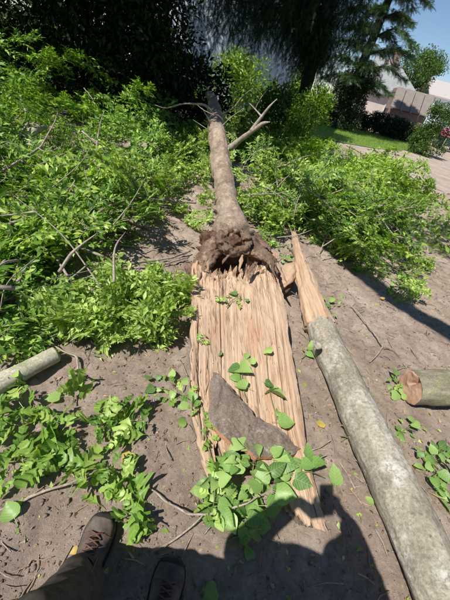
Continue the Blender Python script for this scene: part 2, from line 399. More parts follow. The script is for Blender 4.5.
# ---------------------------------------------------------------- trees, shrubs and buildings behind
def clump_leaves(mb, cen, rad, per, size, tv, tf, r, droop=.2, shell=.45, flat=.8):
    cen = np.asarray(cen, float); n = len(cen)
    c = np.repeat(cen, per, 0); rr = np.repeat(np.broadcast_to(rad, n), per)
    d = rdir(n*per, 0, r); d[:, 2] *= flat
    pos = c + d*(rr*(shell+(1-shell)*r.random(n*per)))[:, None]
    al = norm(d + r.normal(size=(n*per, 3))*.7 + np.array([0, 0, -droop]))
    nr = norm(d*.6 + np.array([0, 0, .9]) + r.normal(size=(n*per, 3))*.5)
    inst(mb, tv, tf, basis(al, nr), pos, size*(.65+.7*r.random(n*per)))
    return mb
def limbs(root, base, tips, r0, mat, seed, mid=.35):
    r = np.random.default_rng(seed)
    for t in tips:
        b = np.asarray(base(t) if callable(base) else base, float); t = np.asarray(t, float)
        m1 = b+(t-b)*mid+np.array([0, 0, .25])+r.normal(size=3)*.12; m2 = b+(t-b)*.72+r.normal(size=3)*.18
        mb = MB(); tube(mb, [b, m1, m2, t], [r0, r0*.7, r0*.45, r0*.14], 14, 7, .15, 5, seed); mb.build('limb', mat, root)
def trunk(root, pts, rad, mat, seed, n=26, seg=14):
    mb = MB(); tube(mb, pts, rad, n, seg, .16, 4, seed); return mb.build('trunk', mat, root)

def broad_tree(name, label, pos, pts, rad, centres, crad, per, size, leaf, seed, tips=None, bark=M_DARKBARK, group=None, tv=LEAF_V, cat='tree', droop=.25):
    r = np.random.default_rng(seed)
    t = thing(name, label, cat, (0, 0, 0), group)
    tr = trunk(t, pts, rad, bark, seed)
    centres = np.asarray(centres, float)
    if tips is None:
        k = r.permutation(len(centres))[:7]; tips = centres[k]
    P0 = np.asarray(pts, float)
    def base(q):
        z = np.clip((q[2]-.6)*.72, P0[0][2]+.4, P0[-1][2]-.05); return [np.interp(z, P0[:, 2], P0[:, 0]), np.interp(z, P0[:, 2], P0[:, 1]), z]
    limbs(t, base, tips, rad[0]*.42, bark, seed)
    mb = MB(); clump_leaves(mb, centres, crad, per, size, tv, LEAF_F, r, droop)
    tag(mb.build('crown', leaf, t), kind='stuff')
    return t
def ubox(r, n, lo, hi): return r.uniform(lo, hi, (n, 3))

r1 = np.random.default_rng(21)
# dense evergreen over the far end of the trunk: a high spreading canopy and a hanging skirt
ca = np.vstack([ubox(r1, 130, (-8.5, 4.3, 4.6), (-1.9, 8.6, 6.8)), ubox(r1, 110, (-6.8, 8.4, .5), (-2.6, 10.6, 4.6)), ubox(r1, 34, (-2.2, 7.2, 5.2), (-.6, 8.6, 7.0))])
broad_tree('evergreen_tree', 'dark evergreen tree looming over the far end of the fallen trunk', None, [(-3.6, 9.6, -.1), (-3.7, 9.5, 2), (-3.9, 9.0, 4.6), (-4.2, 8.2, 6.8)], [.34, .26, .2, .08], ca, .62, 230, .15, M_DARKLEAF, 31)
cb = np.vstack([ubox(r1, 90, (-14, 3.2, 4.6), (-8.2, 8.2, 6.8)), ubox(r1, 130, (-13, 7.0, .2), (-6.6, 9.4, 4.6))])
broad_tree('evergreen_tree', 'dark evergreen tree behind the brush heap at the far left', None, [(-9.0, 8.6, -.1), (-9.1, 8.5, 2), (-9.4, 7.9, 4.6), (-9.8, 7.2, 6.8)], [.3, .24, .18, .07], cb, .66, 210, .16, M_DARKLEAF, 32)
cc = np.vstack([ubox(r1, 90, (-9.5, 11.8, 6.2), (-4.2, 15.6, 11)), ubox(r1, 80, (-4.4, 13.2, 6.8), (-.6, 16.4, 11)), ubox(r1, 50, (-10, 12.4, .5), (-5.0, 14.5, 4))])  # high clumps are out of view, added to shade the house wall
broad_tree('evergreen_tree', 'tall dark tree left of the white house, high crown added to shade its wall', None, [(-6.4, 13.8, -.1), (-6.4, 13.8, 4), (-6.5, 13.7, 9.5)], [.32, .22, .08], cc, .8, 150, .2, M_DARKLEAF, 33)

def weeping(name, label, x, y, h, tips, seed, leaf, length=(.45, 1.15), r0=.2, sc=(.13, .22), every=5):
    r = np.random.default_rng(seed); t = thing(name, label, 'tree')
    trunk(t, [(x, y, -.1), (x+.06, y, h*.4), (x+.02, y+.05, h)], [r0, r0*.75, r0*.2], M_DARKBARK, seed)
    tv, tf = spray(8, .3, .22, seed); pos = []; al = []; fo = MB()
    for q in tips:
        q = np.asarray(q, float); b = np.array([x, y, max(.6, q[2]-.25)])
        path = spline([b, b+(q-b)*.5+[0, 0, .28], q], 26)
        mb = MB(); tube(mb, path, [r0*.3, r0*.16, .008], 16, 6, .1, 5, seed); mb.build('limb', M_DARKBARK, t)
        for k in range(5, 26):
            for _ in range(every):
                s0 = path[k]+r.normal(size=3)*[.14, .14, .05]; L = r.uniform(*length)*(.5+.5*k/26)
                m = max(3, int(L/.09)); tt = np.linspace(0, 1, m)[:, None]
                side = np.append(r.normal(size=2)*.22, 0)
                st = s0 + side*tt + np.array([0, 0, -L])*tt**1.25
                pos.append(st); al.append(np.tile(np.array([side[0]*1.2, side[1]*1.2, -.9]), (m, 1))+r.normal(size=(m, 3))*.45)
    pos = np.vstack(pos); al = norm(np.vstack(al))
    inst(fo, tv, tf, basis(al, rdir(len(pos), .3, r)), pos, r.uniform(*sc, len(pos)))
    tag(fo.build('crown', leaf, t), kind='stuff'); return t
wt = [(-2.5, 9.3, 3.0), (-2.2, 8.6, 2.9), (-1.7, 8.9, 2.8), (-.9, 9.0, 2.9), (.6, 10.3, 2.7), (.2, 10.3, 2.6), (1.0, 10.3, 2.6), (.8, 10.0, 3.0), (-2.0, 9.0, 3.1), (-1.3, 8.7, 3.2), (-.6, 8.7, 3.3), (.0, 8.9, 3.4), (.7, 9.0, 3.5), (-1.6, 9.9, 3.5), (-.9, 10.4, 3.7), (1.3, 9.6, 3.6), (1.7, 10.4, 3.3), (.4, 10.2, 3.2), (-.2, 9.8, 3.2), (.2, 9.4, 4.4), (-1.2, 9.2, 4.5), (.9, 9.3, 4.8)]
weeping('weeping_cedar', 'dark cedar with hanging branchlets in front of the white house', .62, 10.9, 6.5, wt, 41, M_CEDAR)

def layered_conifer(name, label, x, y, h, lean, seed, leaf, zs, Lf):
    r = np.random.default_rng(seed); t = thing(name, label, 'tree')
    top = np.array([x+lean, y, h])
    trunk(t, [(x, y, -.1), (x+lean*.3, y, h*.35), top], [.34, .25, .05], M_DARKBARK, seed)
    tv, tf = spray(10, .35, .42, seed); pos = []; al = []; fo = MB()
    for z in zs:
        for a in np.linspace(0, 2*np.pi, 5, endpoint=False)+r.random()*6:
            L = Lf(z)*r.uniform(.65, 1.15); d = np.array([math.cos(a), math.sin(a), 0])
            b = np.array([x+lean*z/h, y, z]); path = spline([b, b+d*L*.5+[0, 0, .18*L], b+d*L+[0, 0, .06*L*r.normal()]], 18)
            mb = MB(); tube(mb, path, [.07, .045, .01], 10, 5, .1, 5, seed); mb.build('limb', M_DARKBARK, t)
            sd = np.array([-d[1], d[0], 0])
            for k in range(4, 18):
                m = 15; w = .55*L*.35*(1.1-abs(k/18-.55))
                off = r.uniform(-1, 1, m)
                pp = path[k]+sd*(off*w)[:, None]+r.normal(size=(m, 3))*[.06, .06, .035]
                pos.append(pp); al.append(d*.7+sd*(off*.9)[:, None]+r.normal(size=(m, 3))*.35+[0, 0, -.15])
    pos = np.vstack(pos); al = norm(np.vstack(al))
    inst(fo, tv, tf, basis(al, norm(rdir(len(pos), 1.4, r))), pos, r.uniform(.26, .46, len(pos)))
    tag(fo.build('crown', leaf, t), kind='stuff'); return t
cx, cy = D(343, 112, 27)[:2]
layered_conifer('layered_conifer', 'tall conifer with layered spreading branches in front of the grey roofed house', cx, cy, 16, .35, 51, M_PINE,
    [2.6, 3.4, 4.3, 5.2, 6.1, 7.0, 7.9, 8.8, 10, 11.3, 12.6, 14], lambda z: max(1.0, 3.4-.17*(z-2)))

def shrub(name, label, pos, w, h, n, per, size, leaf, seed, pointed=0.0, tv=LEAF_V, bark=M_TWIG, group=None):
    r = np.random.default_rng(seed); t = thing(name, label, 'shrub', (0, 0, 0), group); x, y = pos[:2]
    z = h*r.random(n)**.9; k = (1-pointed*z/h)*np.sqrt(np.clip(1-(z/h-.35)**2*(1-pointed)*1.4, .15, 1)); a = r.uniform(0, 6.283, n); q = np.sqrt(r.random(n))*w*k
    cen = np.stack([x+q*np.cos(a), y+q*np.sin(a), z*.92+.08], 1)
    for i in range(5):
        mb = MB(); e = cen[i]; tube(mb, [(x, y, -.05), (x+(e[0]-x)*.4, y+(e[1]-y)*.4, e[2]*.55), e], [.035, .02, .006], 10, 6, .1, 5, seed); mb.build('stem', bark, t)
    mb = MB(); clump_leaves(mb, cen, .24*w/1.0+.08, per, size, tv, LEAF_F, r, -.15, .3, 1.0)
    tag(mb.build('foliage', leaf, t), kind='stuff'); return t
shrub('shrub', 'bright yellow green shrub below the white house wall', D(243, 80, 13.2), 1.5, 2.0, 70, 130, .11, M_SHRUB, 61)
shrub('shrub', 'rounded bright green shrub standing at the left end of the lawn', D(313, 110, 8.7), .55, 1.75, 60, 130, .075, M_SHRUB, 62, .35)
shrub('shrub', 'pointed olive green shrub showing between the cedar branches', D(303, 70, 16.0), 0.7, 3.5, 60, 120, .10, M_SHRUB, 63, .8)
shrub('shrub', 'dark leafy shrub at the foot of the hanging cedar', D(283, 105, 11.2), 1.0, 1.5, 60, 60, .13, M_TREE, 64)
shrub('shrub', 'leafy green bush growing beside the road at the right edge', D(446, 112, 25), 1.15, 2.7, 80, 150, .11, M_TREE, 65, .25)

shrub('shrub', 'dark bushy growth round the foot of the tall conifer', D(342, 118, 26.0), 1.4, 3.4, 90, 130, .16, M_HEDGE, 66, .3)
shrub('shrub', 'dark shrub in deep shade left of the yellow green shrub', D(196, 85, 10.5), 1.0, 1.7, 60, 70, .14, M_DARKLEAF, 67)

# white house seen through the cedar
M_WHITEWALL = plain('white_render', (.74, .85, .95), .85, 0, .04, 3)
M_ROOF = plain('grey_roof', (.27, .28, .275), .8, 0, .15, 2)
M_PINKWALL = plain('pink_render', (.60, .53, .48), .85, 0, .06, 2)
M_GLASS = plain('window_glass', (.03, .04, .05), .08, 0, .1, 2, .6)
M_FRAME = plain('white_frame', (.7, .7, .68), .6, 0, .05, 4)
def gable(mb, x0, x1, y0, y1, z0, z1, o=.4):
    ym = (y0+y1)/2
    v = [(x0-o, y0-o, z0), (x1+o, y0-o, z0), (x1+o, ym, z1), (x0-o, ym, z1), (x0-o, y1+o, z0), (x1+o, y1+o, z0)]
    w = [(a, b, c-.18) for a, b, c in v]
    mb.add(v+w, [np.array([(0, 1, 2, 3), (3, 2, 5, 4), (7, 6, 9, 8), (8, 9, 10, 11), (0, 6, 7, 1), (5, 11, 10, 4)]), np.array([(0, 3, 9), (0, 9, 6), (3, 4, 10), (3, 10, 9), (1, 7, 8), (1, 8, 2), (2, 8, 11), (2, 11, 5)])])
wh = thing('white_house', 'pale white house wall showing behind the hanging cedar branches', 'house')
mb = MB(); box(mb, (-8.5, 18.0, -.05), (.5, 25, 5.2)); mb.build('wall', M_WHITEWALL, wh, False)
mb = MB(); gable(mb, -8.5, .5, 18.0, 25, 5.2, 7.8); mb.build('roof', M_ROOF, wh, False)
for wx in (-6.6,):
    mb = MB(); box(mb, (wx-.6, 17.94, 1.2), (wx+.6, 17.99, 2.6)); wo = mb.build('window', M_FRAME, wh, False)
    mb = MB(); box(mb, (wx-.5, 17.92, 1.3), (wx+.5, 17.935, 2.5)); mb.build('pane', M_GLASS, wo, False)

# house with the grey hipped roof beyond the hedge
def local(o, p, q):                                   # put an object built along +x at p with +x towards q
    a = math.atan2(q[1]-p[1], q[0]-p[0]); o.location = (p[0], p[1], 0); o.rotation_euler = (0, 0, a)
A = D(344, 90, 40); B = D(416, 104, 42); Lw = float(np.hypot(*(B-A)[:2]))
gh = thing('grey_roofed_house', 'pink walled house with a grey hipped roof beyond the hedge', 'house'); local(gh, A, B)
mb = MB(); box(mb, (0, 0, -.05), (Lw, 7, 3.3)); mb.build('wall', M_PINKWALL, gh, False)
mb = MB(); o_ = .4
v = [(-o_, -o_, 3.25), (Lw+o_, -o_, 3.25), (Lw+o_, 7+o_, 3.25), (-o_, 7+o_, 3.25), (2.8, 3.5, 6.2), (Lw-2.6, 3.5, 6.2), (-o_, -o_, 3.05), (Lw+o_, -o_, 3.05), (Lw+o_, 7+o_, 3.05), (-o_, 7+o_, 3.05)]
mb.add(v, [np.array([(0, 1, 5, 4), (2, 3, 4, 5), (6, 7, 1, 0), (7, 8, 2, 1), (8, 9, 3, 2), (9, 6, 0, 3), (9, 8, 7, 6)]), np.array([(1, 2, 5), (3, 0, 4)])])
rf = mb.build('roof', M_ROOF, gh, False)
mb = MB(); box(mb, (Lw*.55, 2.6, 5.2), (Lw*.55+.7, 3.3, 6.9)); mb.build('chimney', plain('chimney_brick', (.28, .2, .17), .9), rf, False)
for wx in (4.6, 7.4):
    if wx+1 > Lw: continue
    mb = MB(); box(mb, (wx, -.05, 1.1), (wx+1.1, -.004, 2.4)); wo = mb.build('window', M_FRAME, gh, False)
    mb = MB(); box(mb, (wx+.1, -.07, 1.2), (wx+1.0, -.052, 2.3)); mb.build('pane', M_GLASS, wo, False)

# low outbuilding with a panelled sloping roof
A = D(390, 108, 34.5); B = D(427, 120, 35); Ls = float(np.hypot(*(B-A)[:2]))
sh = thing('garden_shed', 'low grey brown shed with a panelled sloping roof behind the hedge', 'shed'); local(sh, A, B)
M_PANEL = plain('weathered_panel', (.21, .175, .155), .8, 0, .12, 3); M_BRICK = plain('shed_wall', (.24, .17, .14), .9, 0, .2, 6)
mb = MB(); box(mb, (.08, .3, -.05), (Ls-.08, 3.4, 2.05)); mb.build('wall', M_BRICK, sh, False)
for i in range(4):
    x0 = Ls*i/4; mb = MB(); w = Ls/4-.05
    v = [(x0, 0, 2.1), (x0+w, 0, 2.1), (x0+w, 1.5, 3.6), (x0, 1.5, 3.6)]; v += [(a, b, c+.07) for a, b, c in v]
    mb.add(v, np.array([(3, 2, 1, 0), (4, 5, 6, 7), (0, 1, 5, 4), (1, 2, 6, 5), (2, 3, 7, 6), (3, 0, 4, 7)])); mb.build('roof_panel', M_PANEL, sh, False)
mb = MB(); box(mb, (-.1, 1.52, 2.0), (Ls+.1, 3.5, 3.57)); mb.build('ridge_block', M_PANEL, sh, False)

# clipped dark hedge
A = np.array([3.6, 31.2, 0]); B = np.array([12.6, 29.3, 0]); Lh = float(np.hypot(*(B-A)[:2])); rh = np.random.default_rng(71)
hg = thing('hedge', 'long dark clipped hedge along the back of the lawn', 'hedge'); local(hg, A, B)
cen = np.stack([rh.uniform(0, Lh, 330), rh.uniform(.2, .9, 330), rh.uniform(.1, 1.45, 330)], 1)
mb = MB(); clump_leaves(mb, cen, .34, 90, .12, BROAD_V, LEAF_F, rh, .1, .4)
tag(mb.build('foliage', M_HEDGE, hg), kind='stuff')
mb = MB()
for i in range(14): tube(mb, [(Lh*(i+.5)/14, .5, -.05), (Lh*(i+.5)/14+.1, .55, 1.1)], [.05, .02], 6, 6, .1, 4, i)
tag(mb.build('stems', M_DARKBARK, hg), kind='stuff')
p = P(380, 133); mb = MB(); tube(mb, [p-[0, 0, .05], p+[.05, 0, .8], p+[.05, .02, 1.7]], [.035, .03, .025], 8, 8, .1, 4, 2)
tag(mb.build('wooden_stake', M_PALEBARK), 'thin pale wooden stake standing in front of the dark hedge', 'stake')
p = P(423, 146); mb = MB(); box(mb, (p[0]-.25, p[1]+.2, -.05), (p[0]+.25, p[1]+.7, 1.5)); box(mb, (p[0]-.31, p[1]+.14, 1.502), (p[0]+.31, p[1]+.76, 1.6))
tag(mb.build('gate_pillar', M_BRICK, None, False), 'brownish masonry pillar at the right end of the dark hedge', 'pillar')

# more distant: round tree, another house, car, pink canopy
c0 = D(418, 70, 50)
rr = np.random.default_rng(81); cen = c0+rdir(70, 0, rr)*rr.uniform(.4, 1, (70, 1))*[2.9, 2.9, 2.6]
broad_tree('round_tree', 'round crowned green tree behind the grey roofed house', None, [(c0[0], c0[1], -.1), (c0[0], c0[1], 3), (c0[0], c0[1], 6)], [.4, .3, .1], cen, .8, 200, .17, M_TREE, 82, None, M_DARKBARK, None, BROAD_V)
A = D(436, 85, 66); B = D(470, 94, 68); Lw = float(np.hypot(*(B-A)[:2]))
fh = thing('distant_house', 'pale distant house at the right edge beneath the sky', 'house'); local(fh, A, B)
mb = MB(); box(mb, (0, 0, -.05), (Lw, 7, 5.4)); mb.build('wall', M_WHITEWALL, fh, False)
mb = MB(); gable(mb, 0, Lw, 0, 7, 5.4, 7.6); mb.build('roof', plain('pale_roof', (.42, .38, .36), .85), fh, False)
mb = MB(); box(mb, (1.2, -.06, 3.2), (2.4, -.004, 4.5)); wo = mb.build('window', M_FRAME, fh, False); mb = MB(); box(mb, (1.3, -.08, 3.3), (2.3, -.062, 4.4)); mb.build('pane', M_GLASS, wo, False)

def car(p, ang):
    t = thing('parked_car', 'small dark grey car parked at the far side of the road', 'car'); t.location = (p[0], p[1], .004); t.rotation_euler = (0, 0, ang)
    paint = plain('car_paint', (.045, .05, .055), .25, .3, .05, 3, .6); rub = plain('tyre_rubber', (.02, .02, .02), .9); st = plain('rim_metal', (.35, .35, .36), .35, .8)
    prof = [(-1.95, .28), (-2.0, .62), (-1.85, .86), (-1.05, .94), (-.45, 1.40), (.75, 1.44), (1.45, 1.02), (1.95, .92), (2.02, .55), (1.95, .28)]
    mb = MB(); n = len(prof)
    rows = []
    for yy, k in ((-.80, .0), (-.74, 1.0), (0, 1.0), (.74, 1.0), (.80, 0.)):
        rows += [(x, yy*(1-.16*max(0, (z-.9)/.5)), z if k else min(z, .88)) for x, z in prof]
    mb.add(rows, [grid_faces(n, 5)]); mb.add(rows[:n], [np.array([list(range(n))])]); mb.add(rows[-n:], [np.array([list(range(n))[::-1]])])
    mb.build('body', paint, t, True)
    for s in (-1, 1):
        mb = MB(); box(mb, (-.35, s*.70-.02, .98), (.65, s*.70+.02, 1.32)); mb.build('side_window', M_GLASS, t, False)
        mb = MB(); box(mb, (-2.03, s*.55-.16, .66), (-1.96, s*.55+.16, .80)); mb.build('headlight', plain('lamp_glass', (.7, .7, .72), .1), t, False)
        for x in (-1.25, 1.25):
            mb = MB(); a = np.linspace(0, 2*np.pi, 25); tube(mb, np.stack([x+.25*np.cos(a), np.full(25, s*.74), .31+.25*np.sin(a)], 1), .065, 25, 8, caps=False, resample=False)
            w = mb.build('wheel', rub, t); mb = MB(); tube(mb, [(x, s*.72, .31), (x, s*.79, .31)], .19, 3, 16); mb.build('rim', st, w)
    v = [(-1.02, -.62, .965), (-1.02, .62, .965), (-.47, .58, 1.395), (-.47, -.58, 1.395)]
    mb = MB(); mb.add([(a-.02, b, c+.02) for a, b, c in v]+[(a+.02, b, c-.02) for a, b, c in v], np.array([(0, 1, 2, 3), (7, 6, 5, 4), (0, 4, 5, 1), (1, 5, 6, 2), (2, 6, 7, 3), (3, 7, 4, 0)])); mb.build('windscreen', M_GLASS, t, False)
car(D(437, 145, 41), R(205))
p = D(453, 140, 38)
pc = thing('pink_canopy', 'bright pink fabric canopy at the right edge past the parked car', 'canopy', (p[0], p[1], 0))
M_PINK = plain('pink_cloth', (.75, .17, .33), .7, 0, .06, 3)
mb = MB(); v = [(-1.2, -1.2, 1.35), (1.2, -1.2, 1.35), (1.2, 1.2, 1.35), (-1.2, 1.2, 1.35), (0, 0, 2.3)]; v += [(a, b, c-.25) for a, b, c in v[:4]]
mb.add(v, [np.array([(0, 1, 4), (1, 2, 4), (2, 3, 4), (3, 0, 4)]), np.array([(5, 6, 1, 0), (6, 7, 2, 1), (7, 8, 3, 2), (8, 5, 0, 3)])]); mb.build('cover', M_PINK, pc, False)
for a in (-1.15, 1.15):
    for b in (-1.15, 1.15): mb = MB(); tube(mb, [(a, b, -.03), (a, b, 1.36)], .025, 4, 8); mb.build('leg', M_FRAME, pc)

# tree standing behind the photographer to the right: its limb shades the soil in a band
rt_ = np.random.default_rng(91)
cen = np.vstack([ubox(rt_, 20, (-.2, .4, 6.2), (2.4, 3.2, 7.8)), ubox(rt_, 14, (1.6, -1.6, 6.2), (3.6, 1.8, 8.2)), ubox(rt_, 22, (2.2, -4.5, 6.0), (5.5, -1.5, 8.5))])
st_ = broad_tree('shade_tree', 'tall broadleaf tree standing behind the photographer', None, [(2.5, -3.0, -.1), (2.5, -2.95, 2.5), (2.4, -2.85, 4.4), (2.6, -2.4, 6.4)], [.24, .2, .17, .07], cen, .42, 80, .15, M_TREE, 92,
    [(1.2, 1.6, 6.8), (3.0, -.6, 7.4), (4.2, -3, 7), (2.2, 1.2, 6.6), (.6, 2.6, 7.0)], M_BARK)
mb = MB(); tube(mb, [(2.42, -2.85, 4.1), (1.2, -1.3, 4.85), (.25, -.2, 5.0), (-.55, .6, 5.0), (-1.35, 1.7, 5.05), (-2.0, 2.7, 5.5)], [.17, .16, .15, .13, .10, .05], 40, 12, .3, 3, 7)
mb.build('limb', M_BARK, st_)

# leafy trees closing the view at the upper left
cen = np.vstack([ubox(rt_, 60, (-12.5, 5.8, .3), (-6.4, 7.6, 2.6)), ubox(rt_, 30, (-11.5, 6.6, 2.4), (-7, 8.2, 3.6))])
broad_tree('bushy_tree', 'dim mid green bushy tree behind the left brush heap', None, [(-8.2, 7.4, -.1), (-8.1, 7.3, 1.2), (-8.3, 7.2, 2.6)], [.14, .1, .05], cen, .5, 110, .12, M_TREE, 93)
cen = np.vstack([ubox(rt_, 150, (-34, 12, .2), (-11, 19, 7))])
broad_tree('distant_tree', 'dark tree far off behind the evergreens at the upper left', None, [(-20, 16, -.1), (-20, 16, 3), (-20, 16, 6)], [.3, .25, .1], cen, 1.7, 170, .42, M_DARKLEAF, 94)

for i, (x, y, h, lab) in enumerate([(9.2, 1.6, 9, 'unseen leafy tree right of the torn limb, added to block skylight'), (6.5, -7.5, 11, 'unseen leafy tree behind the photographer to the right, added to block skylight'), (.5, -9.5, 10.5, 'unseen leafy tree straight behind the photographer, added to block skylight'), (-12, -1.0, 9, 'unseen leafy tree off to the left behind the photographer, added to block skylight')]):
    q = rdir(60, 0, rt_)*rt_.uniform(.3, 1, (60, 1))*[3.0, 3.0, h*.42]+[x, y, h*.56]
    broad_tree('skylight_block_tree', lab, None, [(x, y, -.1), (x+.1, y, h*.4), (x, y+.1, h*.75)], [.26, .2, .08], q, .95, 110, .3, M_TREE, 120+i, None, M_DARKBARK, None, BROAD_V)  # out-of-view trees added around the camera to cut down the skylight
# ---------------------------------------------------------------- the fallen trunk and its split wood
ft = thing('fallen_tree', 'fallen tree trunk with its near end split open to pale wood', 'fallen tree')
axis_pts = [D(233, 238, 2.62), D(229, 212, 3.2), D(224, 185, 4.0), D(219, 150, 5.2), D(216, 125, 6.3), D(214, 110, 7.4), D(212, 99, 8.6), D(206, 92, 10.2)]
mb = MB(); tube(mb, axis_pts, [.18, .135, .135, .15, .15, .135, .10, .05], 190, 64, .17, 3.6, 3, fib=.035, fr=4, fl=3)
mb.build('trunk', M_BARK, ft)
# raised swellings and a bark crease along the trunk
mb = MB(); tube(mb, [D(233, 225, 2.75), D(231, 212, 3.05), D(232, 200, 3.45)], [.08, .05, .02], 24, 16, .35, 8, 5); mb.build('bark_ridge', M_BARK, ft)

ZT = lambda y: float(np.interp(y, [.5, 1.2, 2.4, 2.8], [.10, .20, .31, .33]))
def edge(pxs):
    out = []
    for x, y in pxs:
        z = .25
        for _ in range(6): q = P(x, y, z); z = ZT(q[1])
        out.append(P(x, y, z))
    return np.array(out)
Lp = edge([(193, 262), (192, 292), (191.5, 325), (191, 358), (191, 388), (193, 412), (198, 438), (204, 464), (210, 490)])
Rp = edge([(276, 256), (281, 285), (287, 320), (292, 355), (298, 395), (303, 430), (311, 465), (319, 500), (327, 533)])
def split_surface():
    nu, nv = 260, 230
    L = spline(Lp, nv); Rr = spline(Rp, nv)
    u = np.linspace(0, 1, nu); v = np.linspace(0, 1, nv)
    # every fibre ends where it tore
    k = np.stack([u*26, np.zeros(nu), np.zeros(nu)], -1)
    endv = .93 + .035*noise(k, 1, 5) + .03*noise(k, 3.1, 6)
    endv = endv - .17*np.exp(-((u-.17)/.055)**2) - .25*np.exp(-((u-.42)/.16)**2) - .1*np.exp(-((u-.66)/.07)**2) + .08*np.clip((u-.74)/.1, 0, 1)
    endv = np.clip(endv, .4, 1.0)
    begv = .01*noise(k, 1.7, 8)+.02*noise(k, .5, 3)
    V = begv[None] + (endv-begv)[None]*v[:, None]; U = np.broadcast_to(u, V.shape)
    iv = np.clip(V, 0, 1)*(nv-1); i0 = np.clip(iv.astype(int), 0, nv-2); t = (iv-i0)[..., None]
    Lq = L[i0]*(1-t)+L[i0+1]*t; Rq = Rr[i0]*(1-t)+Rr[i0+1]*t
    # ragged long edges
    q = np.stack([np.zeros_like(V), V*22, np.zeros_like(V)], -1)
    wob = .010*fbm(q, 1, 4, 4)*(1-U)**14 + .010*fbm(q, 1.4, 4, 44)*U**14
    Uo = U + wob
    top = Lq*(1-Uo[..., None])+Rq*Uo[..., None]
    p1 = np.stack([U*34, V*2.1, np.zeros_like(V)], -1); p2 = np.stack([U*9, V*1.2, np.ones_like(V)], -1); p3 = np.stack([U*100, V*5, np.ones_like(V)], -1)
    ridge = .0006*noise(p1, 1, 1)+.009*noise(p2*[.22, 2.5, 1], 1, 2)+.0016*noise(p3, 1, 3)
    st = noise(np.stack([U*7+.6*noise(p2*[.7, 2.2, 1], 1.7, 9), V*1.0, np.zeros_like(V)], -1), 1, 21)
    for fr_, am, sd_ in ((3, .005, 21), (9, .0009, 22), (26, .0008, 23), (60, .0008, 24)):
        q_ = noise(np.stack([U*fr_+.10*noise(p2*[.7, 2.2, 1], 1.7, sd_), V*(2.4+fr_*.10), np.zeros_like(V)], -1), 1, sd_)*2.2
        ridge += am*(np.floor(q_)+np.clip((q_-np.floor(q_)-.93)/.07, 0, 1))
    for uc, wd, v0, v1, dp in ((.86, .007, .02, .8, .035), (.93, .005, .25, .98, .03), (.30, .005, .1, .45, .02), (.62, .004, .3, .75, .018), (.07, .006, .15, .7, .025)):
        cu = uc+.008*noise(np.stack([V*5, np.zeros_like(V), np.zeros_like(V)], -1), 1, int(uc*100))
        ridge -= dp*np.exp(-((U-cu)/wd)**2)*np.clip((V-v0)/.06, 0, 1)*np.clip((v1-V)/.06, 0, 1)
    # hollow under the torn knot, lips at the sides, dip along the middle
    cav = np.exp(-((U-.47)/.23)**2)*np.exp(-(V/.055)**2)
    tear = fbm(np.stack([U*11, V*22, np.zeros_like(V)], -1), 1, 5, 7)*np.exp(-(V/.13)**2)
    z = ridge - .10*cav + .055*tear - .028*np.exp(-((U-.5)/.3)**2) + .018*np.exp(-((U-.93)/.07)**2)
    top[..., 2] += z
    # underside: round bark
    half = .5*np.linalg.norm(Rq-Lq, axis=-1)
    c = np.sqrt(np.clip(1-(2*U-1)**2, 0, 1))
    th = np.minimum(half*.75, top[..., 2]*.97+.02)
    bot = Lq*(1-Uo[..., None])+Rq*Uo[..., None]; bot[..., 2] = top[..., 2]-.012-(th-.012)*c**.8
    bot[..., 2] = np.maximum(bot[..., 2], -.03)
    tip = np.clip((1-v)/.03, .15, 1)[:, None]; bot[..., 2] = top[..., 2]-(top[..., 2]-bot[..., 2])*tip
    return top, bot, U, V
top, bot, U_, V_ = split_surface()
nv, nu = U_.shape
mb = MB(); uvs = np.stack([U_, V_*3], -1)
mb.add(top, grid_faces(nu, nv)[:, ::-1], uvs); mb.build('split_face', M_WOOD, ft)
mb = MB(); gf = grid_faces(nu, nv)
mb.add(bot-[0, 0, .001], gf, uvs); mb.build('bark_underside', M_BARK, ft)
mb = MB()                                              # torn rim joining face and underside
def strip(a, b, flip):
    n = len(a); f = np.stack([np.arange(n-1), np.arange(1, n), n+np.arange(1, n), n+np.arange(n-1)], 1)
    mb.add(np.vstack([a, b]), f[:, ::-1] if flip else f, np.stack([np.tile(np.linspace(0, .6, n), 2), np.repeat([0, .1], n)], 1))
strip(top[:, 0], bot[:, 0], True); strip(top[:, -1], bot[:, -1], False); strip(top[-1], bot[-1], True); strip(top[0], bot[0], False)
mb.build('torn_edge', M_WOOD2, ft)
def face_z(x, y):                                      # height of the split face near a point
    d = (top[..., 0]-x)**2+(top[..., 1]-y)**2; i = np.unravel_index(np.argmin(d), d.shape)
    return float(top[i][2]) if d[i] < .004 else max(0.0, gz((x, y)))

# torn knot with a hollow, its shade put into dark colour, and bark flanges gripping the split wood
def blob(c, rad, sub=5, amp=.2, f=5, seed=0, rot=None):
    bm = bmesh.new(); bmesh.ops.create_icosphere(bm, subdivisions=sub, radius=1)
    v = np.array([q.co[:] for q in bm.verts]); fa = np.array([[w.index for w in q.verts] for q in bm.faces]); bm.free()
    d = v.copy(); v = v*(1+amp*fbm(v*[1, 1, 1], f*.3, 4, seed))[:, None]
    v = v*np.asarray(rad)
    if rot is not None: v = v@np.array(Matrix.Rotation(rot[0], 3, rot[1]).transposed())
    return v+np.asarray(c), fa, d
kc = D(233, 243, 2.42)
v, fa, d = blob((0, 0, 0), (.175, .145, .125), 6, .22, 6, 13)
hole = np.array([.20, -.56, .70]); hole /= np.linalg.norm(hole)
w = np.clip((d@hole+.16*fbm(d, 3.5, 3, 8)-.74)/.08, 0, 1); w = w*w*(3-2*w)
v = v*(1-.75*w[:, None])
mb = MB(); mb.add(v+kc, fa)
def wing(pxs, rads, seed, sq=.6): tube(mb, [D(x, y, dd) for x, y, dd in pxs], rads, 40, 24, .25, 8, seed, True, sq)
